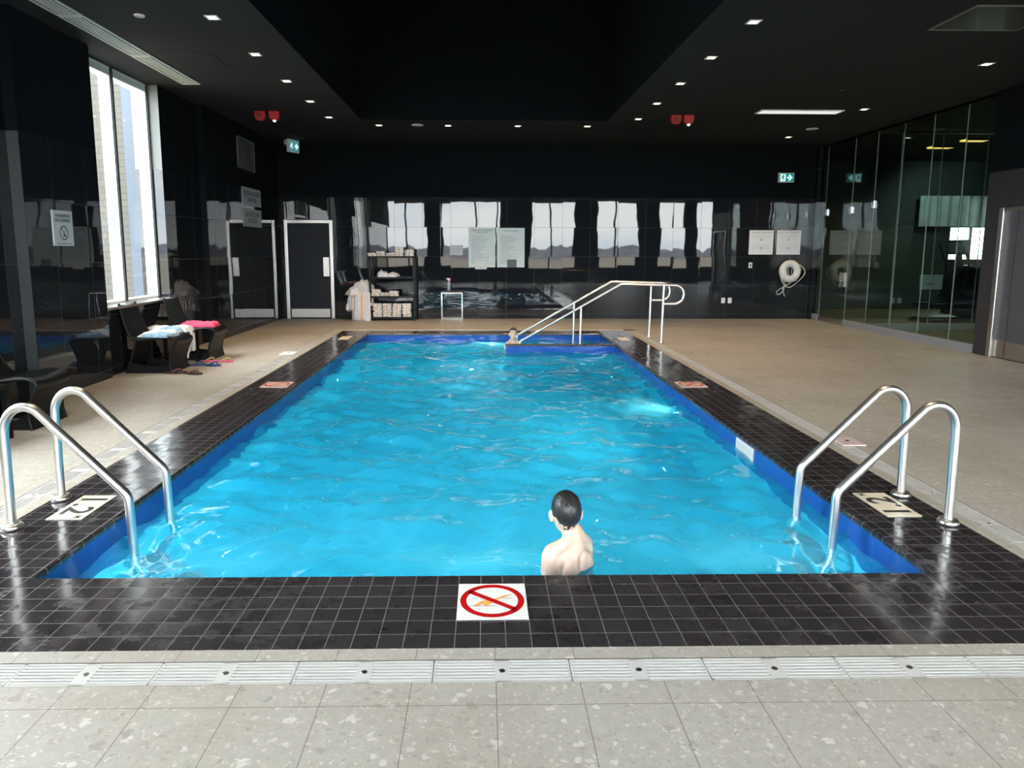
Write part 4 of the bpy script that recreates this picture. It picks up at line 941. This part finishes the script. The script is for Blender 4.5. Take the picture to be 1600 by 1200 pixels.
for x, y, mt, w, lb in ((2.965, 5.355, 'pinkmat', .095, 'pale pink square hatch beside the right drain channel'), (-2.91, 10.17, 'whiteplas', .11, 'white square hatch beside the left drain channel')):
    rt = thing('drain_hatch', lb, 'lid', (x, y, .001)); m = MB(); m.box(-w, w, -w * 1.25, w * 1.25, 0, .012); m.build('plate', M[mt], rt, bevel=.004)
    m = MB(); m.lathe([(.004, .0135), (.016, .0135), (.018, .012), (.004, .012)], (0, 0, 0), 12); m.build('screw', M['chrome'], rt)
# drain grates
GL = .5105; g0 = None
def grate_build(lb):
    rt = thing('drain_grate', lb, 'drain grate', (0, 0, 0), 0, 'white slotted drain grates around the pool')
    m = MB(); L = GL - .003; a = L / 2; w = .067; hp = .028
    m.box(-a, a, -w, -w + .009, -.018, -.001); m.box(-a, a, w - .009, w, -.018, -.001); m.box(-a, -a + .006, -w, w, -.018, -.001); m.box(a - .006, a, -w, w, -.018, -.001); m.box(-hp, hp, -w, w, -.018, -.001)
    for k in range(6):
        y = -w + .0195 + k * .0187
        m.box(-a + .006, -hp, y - .0046, y + .0046, -.008, -.001); m.box(hp, a - .006, y - .0046, y + .0046, -.008, -.001)
    m.build('slotted_cover', M['grate'], rt)
    m = MB(); m.lathe([(.002, .0005), (.010, .0003), (.012, -.001), (.002, -.001)], (0, 0, 0), 14); m.build('screw', M['satin'], rt)
    return rt
ordn = lambda k: '%d%s' % (k, {1: 'st', 2: 'nd', 3: 'rd'}.get(k if k < 20 else k % 10, 'th') if k not in (11, 12, 13) else 'th')
gp_ = []
ycn = (GY0 + SY0) / 2; ycf = (GY1 + SY1) / 2; xcl = (GX0 + SX0) / 2; xcr = (GX1 + SX1) / 2
for k in range(11): gp_.append((-2.483 + k * GL, ycn, 0, 'white slotted drain grate in the near channel, %s from its left end' % ordn(k + 1)))
k0 = 0
y = 2.42 + GL / 2
for k in range(21):
    yy = y + k * GL
    if yy + GL / 2 > GY1 - .125: break
    gp_.append((xcl, yy, R(90), 'white slotted drain grate in the left channel, %s from the near end' % ordn(k + 1)))
    gp_.append((xcr, yy, R(90), 'white slotted drain grate in the right channel, %s from the near end' % ordn(k + 1)))
for k in range(11): gp_.append((GX0 + .27 + .5135 * k, ycf, 0, 'white slotted drain grate in the far channel, %s from the left' % ordn(k + 1)))
gb = None
for x, y, rz, lb in gp_:
    if gb is None: gb = grate_build(lb); gb.location = (x, y, 0); gb.rotation_euler = (0, 0, rz)
    else: dup(gb, (x, y, 0), rz, lb)

# ------------------------------------------------------------------ chairs, tables, clothes, sandals
def make_chair(lb, loc, rz=0):
    rt = thing('molded_chair', lb, 'chair', loc, rz, 'black molded chairs along the window wall')
    seat = smooth_path([(-.20, 0, .455), (-.12, 0, .425), (.02, 0, .43), (.18, 0, .452), (.29, 0, .445), (.345, 0, .405), (.335, 0, .36)], 5)
    back = smooth_path([(-.345, 0, .86), (-.335, 0, .80), (-.29, 0, .66), (-.245, 0, .53), (-.20, 0, .455)], 5)
    leg = smooth_path([(.335, 0, .36), (.29, 0, .26), (.255, 0, .14), (.275, 0, .0)], 5)
    rear = smooth_path([(-.16, 0, .43), (-.20, 0, .30), (-.24, 0, .14), (-.30, 0, .0)], 5)
    def rib(path, ws, th, nm, mat=M['chair']):
        n = len(path); w = [ws[0] + (ws[1] - ws[0]) * i / (n - 1) for i in range(n)]
        m = MB(); m.ribbon([(p.x, p.z) for p in path], .2, th, w); return m.build(nm, mat, rt, smooth=False, bevel=.006)
    rib(seat, (.225, .235), .03, 'seat'); rib(back, (.19, .225), .028, 'backrest'); rib(leg, (.235, .225), .026, 'front_leg', M['black']); rib(rear, (.20, .225), .026, 'rear_leg', M['black'])
    for s_ in (-1, 1):
        m = MB(); ed = [(p.x, p.z) for p in smooth_path([(-.345, 0, .87), (-.29, 0, .66), (-.20, 0, .45), (-.10, 0, .42), (.05, 0, .43), (.25, 0, .45), (.345, 0, .405), (.33, 0, .35), (.285, 0, .25), (.255, 0, .13), (.28, 0, 0)], 5)]
        m.tube([(a, s_ * (.235 if b < .5 else .235 - (b - .5) * .1), b) for a, b in ed], .016, 8); m.build('side_rim', M['black'], rt, smooth=True)
        m = MB(); m.extrude([(-.30, 0), (-.26, .14), (-.05, .10), (.12, .08), (.255, .14), (.28, 0)], s_ * .215 - .012, s_ * .215 + .012); m.build('side_panel', M['black'], rt)
    return rt
c0 = make_chair('black molded chair under the window with white and blue towels on its seat', (-4.19, 8.77, 0))
dup(c0, (-4.10, 9.78, 0), 0, 'farthest black molded chair, with pink clothing on its seat')
dup(c0, (-4.15, 6.02, 0), 0, 'nearest black molded chair cut by the left edge of the photo')
def make_table(lb, loc):
    rt = thing('side_table', lb, 'table', loc, 0, 'low black side tables')
    m = MB(); m.box(-.24, .24, -.24, .24, .42, .45); m.build('table_top', M['black'], rt, bevel=.004)
    for sx in (-1, 1):
        for sy in (-1, 1):
            m = MB(); m.box(sx * .215 - .022, sx * .215 + .022, sy * .215 - .022, sy * .215 + .022, 0, .42); m.build('leg', M['black'], rt)
    return rt
t0 = make_table('low black square side table between the two chairs under the window', (-4.18, 9.23, 0))
dup(t0, (-4.12, 5.33, 0), 0, 'low black square side table beside the nearest chair at the left edge')
crumple('beach_towel', .42, .34, .055, M['towel'], (-4.15, 8.78, .452), .15, 'white towel with orange motif folded on the seat of the chair under the window', 'towel', 3.4)
crumple('blue_cloth', .34, .26, .05, M['bluecloth'], (-4.08, 8.64, .452), -.1, 'pale blue cloth beside the white towel on the chair seat', 'cloth', 7.7)
def dropf(u, v, x, y, z):
    if x > .24: e = x - .24; return (.25 + .10 * min(e, .06) + .012 * math.sin(y * 40), y, z - e * 2.0 + .0)
    return (x, y, z)
crumple('beach_towel', .78, .30, .07, M['towel'], (-4.19, 9.20, .453), -.05, 'white towel hanging over the front of the black side table', 'towel', 5.2, drop=dropf)
crumple('blue_cloth', .30, .24, .07, M['bluecloth'], (-4.12, 9.05, .453), .4, 'pale blue cloth lying on the black side table', 'cloth', 8.8)
crumple('pink_garment', .50, .30, .075, M['pinkcloth'], (-4.06, 9.80, .452), .1, 'bright pink clothing lying on the seat of the far chair', 'clothing', 2.9)
def make_sandal(lb, loc, rz, sole, strap, L=.26, group=None):
    rt = thing('sandal', lb, 'sandal', loc, rz, group)
    n = 24; out = []
    for i in range(n):
        a = 2 * PI * i / n; c_, s_ = math.cos(a), math.sin(a); w = .042 + .010 * c_; out.append((c_ * L / 2, s_ * w * (1 - .12 * (c_ < -.2))))
    m = MB(); m.add([(x, y, 0) for x, y in out] + [(x, y, .024) for x, y in out], [tuple(range(n))[::-1], tuple(range(n, 2 * n))] + [(i, (i + 1) % n, (i + 1) % n + n, i + n) for i in range(n)]); m.build('sole', M[sole], rt, bevel=.004)
    m = MB(); m.tube(smooth_path([(.075, 0, .022), (.055, .012, .055), (.0, .038, .045), (-.03, .046, .018)]), .008, 8); m.tube(smooth_path([(.075, 0, .022), (.055, -.012, .055), (.0, -.038, .045), (-.03, -.046, .018)]), .008, 8)
    m.build('strap', M[strap], rt, smooth=True); return rt
make_sandal('left brown sandal with maroon straps on the floor by the chair', (-3.86, 8.52, .001), R(8), 'brown', 'maroon')
make_sandal('right brown sandal with maroon straps on the floor by the chair', (-3.62, 8.46, .001), R(-12), 'brown', 'maroon')
make_sandal('left blue sandal on the floor below the draped towel', (-3.83, 9.10, .001), R(10), 'navy', 'navy', .22)
make_sandal('right blue sandal on the floor below the draped towel', (-3.61, 9.06, .001), R(-4), 'navy', 'navy', .22)
make_sandal('left pink sandal with olive straps behind the blue sandals', (-3.80, 9.42, .001), R(6), 'pinkfoam', 'strapgreen', .23)
make_sandal('right pink sandal with olive straps behind the blue sandals', (-3.57, 9.40, .001), R(-6), 'pinkfoam', 'strapgreen', .23)

# ------------------------------------------------------------------ people
def person(lb, loc, rz, H, head_turn=0, face=True, hx=0.0, hy=0.0):
    k = H / 1.63
    rt = thing('person', lb, 'person', loc, rz); V = lambda *a: Vector(a) * k
    ht = R(head_turn); hc, hs = math.cos(ht), math.sin(ht)
    def HV(x, y, z): return V(hx + x * hc - y * hs, hy + .015 + x * hs + y * hc, z)
    E = []; C = []
    el = lambda c, r, e=(0, 0, 0): E.append((c, tuple(a * k for a in r), e))
    el(V(0, 0, .84), (.135, .10, .10)); el(V(0, .005, .98), (.108, .080, .11)); el(V(0, .005, 1.15), (.120, .088, .16)); el(V(0, .01, 1.28), (.118, .076, .085))
    for s_ in (-1, 1):
        el(V(.066 * s_, -.052, 1.23), (.044, .026, .085), (0, R(-10 * s_), 0)); el(V(.068 * s_, .075, 1.20), (.07, .03, .06)); el(V(.052 * s_, -.085, .82), (.075, .07, .085))
        C.append([(V(.032 * s_, -.062, .90), .026 * k), (V(.036 * s_, -.072, 1.08), .026 * k), (V(.03 * s_, -.05, 1.30), .024 * k)])
        C.append([(V(.012 * s_, -.012, 1.435), .034 * k), (V(.056 * s_, -.014, 1.375), .032 * k), (V(.112 * s_, .03, 1.325), .044 * k)])
        C.append([(V(.122 * s_, .03, 1.305), .047 * k), (V(.138 * s_, .03, 1.17), .041 * k), (V(.148 * s_, .025, 1.02), .036 * k), (V(.150 * s_, .10, .96), .036 * k), (V(.13 * s_, .24, .90), .024 * k)])
        C.append([(V(.13 * s_, .24, .90), .024 * k), (V(.12 * s_, .29, .885), .027 * k), (V(.118 * s_, .32, .875), .028 * k)])
        for f, (dx, L) in enumerate(((-.03, .070), (-.010, .080), (.010, .076), (.028, .060))):
            bx = .118 * s_ + dx; C.append([(V(bx, .32, .88), .0095 * k), (V(bx * 1.03, .32 + L * .6, .862), .0085 * k), (V(bx * 1.04, .32 + L * .95, .835), .0075 * k)])
        C.append([(V(.105 * s_, .275, .885), .011 * k), (V(.076 * s_, .305, .872), .010 * k), (V(.068 * s_, .335, .86), .0085 * k)])
        C.append([(V(.080 * s_, 0, .80), .086 * k), (V(.088 * s_, .015, .60), .068 * k), (V(.09 * s_, .02, .45), .050 * k), (V(.092 * s_, -.015, .32), .050 * k), (V(.092 * s_, -.015, .09), .033 * k)])
        C.append([(V(.092 * s_, -.03, .035), .033 * k), (V(.10 * s_, .06, .035), .033 * k), (V(.108 * s_, .14, .022), .024 * k)])
        el(HV(.079 * s_, -.004, 1.505), (.013, .022, .034), (R(-12), 0, ht + R(-18 * s_)))
    C.append([(V(0, -.012, 1.33), .060 * k), (V(0, .0, 1.42), .052 * k), (HV(0, -.012, 1.47), .054 * k)])
    el(HV(0, -.004, 1.54), (.071, .090, .088), (0, 0, ht)); el(HV(0, .025, 1.475), (.056, .062, .075), (0, 0, ht)); el(HV(0, .055, 1.428), (.034, .030, .024), (0, 0, ht)); el(HV(0, -.03, 1.50), (.062, .055, .06), (0, 0, ht))
    if face:
        C.append([(HV(0, .080, 1.525), .009 * k), (HV(0, .098, 1.488), .012 * k)]); el(HV(0, .078, 1.448), (.024, .014, .011), (0, 0, ht))
        for s_ in (-1, 1): el(HV(.03 * s_, .070, 1.537), (.022, .012, .007), (0, 0, ht)); el(HV(.038 * s_, .062, 1.48), (.022, .02, .022), (0, 0, ht)); el(HV(.012 * s_, .088, 1.484), (.009, .010, .008), (0, 0, ht))
    hull_blob('body', E, C, M['skin'], rt, .0065 * k, 5)
    # hair: a cap shell with tapered nape
    vs = []; fs = []; nu, nv = 48, 26
    for j in range(nv + 1):
        for i in range(nu):
            a = 2 * PI * i / nu                       # 0 = front (+y)
            fr = math.cos(a)
            low = 1.56 + .022 * fr if fr > .45 else (1.545 if fr > .05 else 1.545 - .150 * ((.05 - fr) / 1.05) ** .75)
            if abs(math.sin(a)) > .80 and fr < .45: low = max(low, 1.515)
            if fr > .55: low = 1.592
            top = 1.638; t = j / nv; z = low + (top - low) * math.sin(t * PI / 2)
            zz = (z - 1.54) / .0985; rad = math.sqrt(max(0, 1 - zz * zz)) if zz > 0 else 1 - .55 * zz * zz * .6
            wv_ = 1 + .05 * mnoise.noise(Vector((math.cos(a) * 4, math.sin(a) * 4, z * 14))) + .03 * mnoise.noise(Vector((math.cos(a) * 11, math.sin(a) * 11, z * 26)))
            x = math.sin(a) * .0775 * rad * wv_; y = fr * .097 * rad * wv_ - .006
            if z < 1.50: sh = (1.50 - z) / .105; x *= 1 - .34 * sh; y = y * (1 - .34 * sh)
            vs.append(HV(x, y, z))
    for j in range(nv):
        for i in range(nu): a = j * nu + i; b = j * nu + (i + 1) % nu; fs.append((a, b, b + nu, a + nu))
    fs.append(tuple(nv * nu + i for i in range(nu)))
    m = MB(); m.add(vs, fs); m.build('hair', M['hair'], rt, smooth=True)
    if face:
        for s_ in (-1, 1):
            m = MB(); m.tube([HV(.016 * s_, .086, 1.553), HV(.034 * s_, .080, 1.557), HV(.050 * s_, .066, 1.550)], .0045 * k, 6); m.build('eyebrow', M['hair'], rt, smooth=True)
            m = MB(); m.lathe([(.0005, -.006), (.006, -.004), (.009, 0), (.006, .004), (.0005, .006)], (0, 0, 0), 12); e = m.build('eye', M['eye'], rt, smooth=True); e.location = HV(.031 * s_, .080, 1.521); e.scale = (1.25, .6, .8)
        m = MB(); m.tube([HV(-.022, .084, 1.449), HV(0, .093, 1.450), HV(.022, .084, 1.449)], .0045 * k, 6); m.build('mouth', M['lip'], rt, smooth=True)
    hull_blob('swim_shorts', [(V(0, 0, .86), (.145 * k, .112 * k, .085 * k), (0, 0, 0))], [[(V(.08 * s_, -.005, .80), .097 * k), (V(.088 * s_, .01, .58), .083 * k)] for s_ in (-1, 1)], M['shorts'], rt, .012, 2)
    return rt
person('person with wet black hair, seen from behind, standing chest deep at the near pool edge', (.468, 3.43, PF), R(36), 1.64, -28, hx=-.020, hy=.012)
person('person with short dark hair facing the camera, only head above water by the stairs', (.525, 11.80, PF), R(180), 1.555, 0)

# ------------------------------------------------------------------ outside
og = MB(); og.quad((-300, -400, -.3), (300, -400, -.3), (300, YB - .3, -.3), (-300, YB - .3, -.3)); og.quad((-300, YB - .3, -.3), (-5.05, YB - .3, -.3), (-5.05, 300, -.3), (-300, 300, -.3)); og.quad((-5.05, 18.1, -.3), (300, 18.1, -.3), (300, 300, -.3), (-5.05, 300, -.3))
og.build('ground', M['field'], kind='structure')
bw_ = MB(); bw_.quad((-9.5, 10.9, -.3), (-5.0, 10.9, -.3), (-5.0, 10.9, 7), (-9.5, 10.9, 7)); bw_.build('wall_exterior_brick', M['brick'], kind='structure')
bf = MB(); bf.box(-5.50, -5.34, 10.885, 10.9, -.3, 7); bf.build('trim_exterior', M['bluefin'], kind='structure')
tl = MB(); random.seed(4)
for yy, hh_, x0, x1, st_ in ((-150, 2.2, -200, 260, 1.6),):
    xs = [x0 + i * st_ for i in range(int((x1 - x0) / st_))]; hs = [hh_ * (.55 + .7 * abs(mnoise.noise(Vector((x * .07, 0, 1)))) + .5 * random.random()) for x in xs]
    for (a, h1), (b, h2) in zip(zip(xs, hs), zip(xs[1:], hs[1:])): tl.add([(a, yy, -.3), (b, yy, -.3), (b, yy + .5, h2), (a, yy + .5, h1), (a, yy + 4, -.3), (b, yy + 4, -.3)], [(0, 1, 2, 3), (4, 3, 2, 5)])
tag(tl.build('treeline', M['tree']), 'line of bare trees beyond the winter field, mirrored in the far wall tiles', 'trees', kind='stuff')

# ------------------------------------------------------------------ world: bright overcast sky
w = bpy.data.worlds.new('overcast_sky'); sc.world = w; w.use_nodes = True; nt = w.node_tree; nt.nodes.clear()
o_ = nt.nodes.new('ShaderNodeOutputWorld'); bg = nt.nodes.new('ShaderNodeBackground'); tc = nt.nodes.new('ShaderNodeTexCoord'); mp = nt.nodes.new('ShaderNodeMapping'); nz = nt.nodes.new('ShaderNodeTexNoise'); rp = nt.nodes.new('ShaderNodeValToRGB')
mp.inputs['Scale'].default_value = (1.2, 1.2, 6.0); nz.inputs['Scale'].default_value = 2.6; nz.inputs['Detail'].default_value = 5
rp.color_ramp.elements[0].position = .35; rp.color_ramp.elements[0].color = (.74, .80, .90, 1); rp.color_ramp.elements[1].position = .62; rp.color_ramp.elements[1].color = (1.0, 1.0, 1.0, 1)
nt.links.new(tc.outputs['Generated'], mp.inputs[0]); nt.links.new(mp.outputs[0], nz.inputs['Vector']); nt.links.new(nz.outputs[0], rp.inputs[0]); nt.links.new(rp.outputs[0], bg.inputs[0]); bg.inputs[1].default_value = 17.0
nt.links.new(bg.outputs[0], o_.inputs[0])

# ------------------------------------------------------------------ camera (solved from the photograph's lines)
F_, CXP, CYP, PSI, TH_, RO = 1067.66, 774.39, 536.48, .0183, .13645, -.00209
fwd = Vector((math.sin(PSI) * math.cos(TH_), math.cos(PSI) * math.cos(TH_), -math.sin(TH_))); rt_ = Vector((math.cos(PSI), -math.sin(PSI), 0)); dn = fwd.cross(rt_)
r2 = math.cos(RO) * rt_ + math.sin(RO) * dn; d2 = -math.sin(RO) * rt_ + math.cos(RO) * dn
cam = bpy.data.cameras.new('camera'); co = bpy.data.objects.new('camera', cam); COL.objects.link(co)
co.matrix_world = Matrix(((r2.x, -d2.x, -fwd.x, 0), (r2.y, -d2.y, -fwd.y, 0), (r2.z, -d2.z, -fwd.z, 1.55), (0, 0, 0, 1)))
cam.sensor_fit = 'HORIZONTAL'; cam.sensor_width = 36; cam.lens = F_ * 36 / 1600; cam.shift_x = (800 - CXP) / 1600; cam.shift_y = (CYP - 600) / 1600; cam.clip_end = 1000; cam.clip_start = .05
sc.camera = co
sc.view_settings.view_transform = 'Standard'; sc.view_settings.look = 'None'; sc.view_settings.exposure = .5; sc.view_settings.gamma = 1
sc.cycles.use_denoising = True
sc.cycles.max_bounces = 10; sc.cycles.diffuse_bounces = 4; sc.cycles.glossy_bounces = 5; sc.cycles.transparent_max_bounces = 16
sc.cycles.sample_clamp_indirect = 6.0
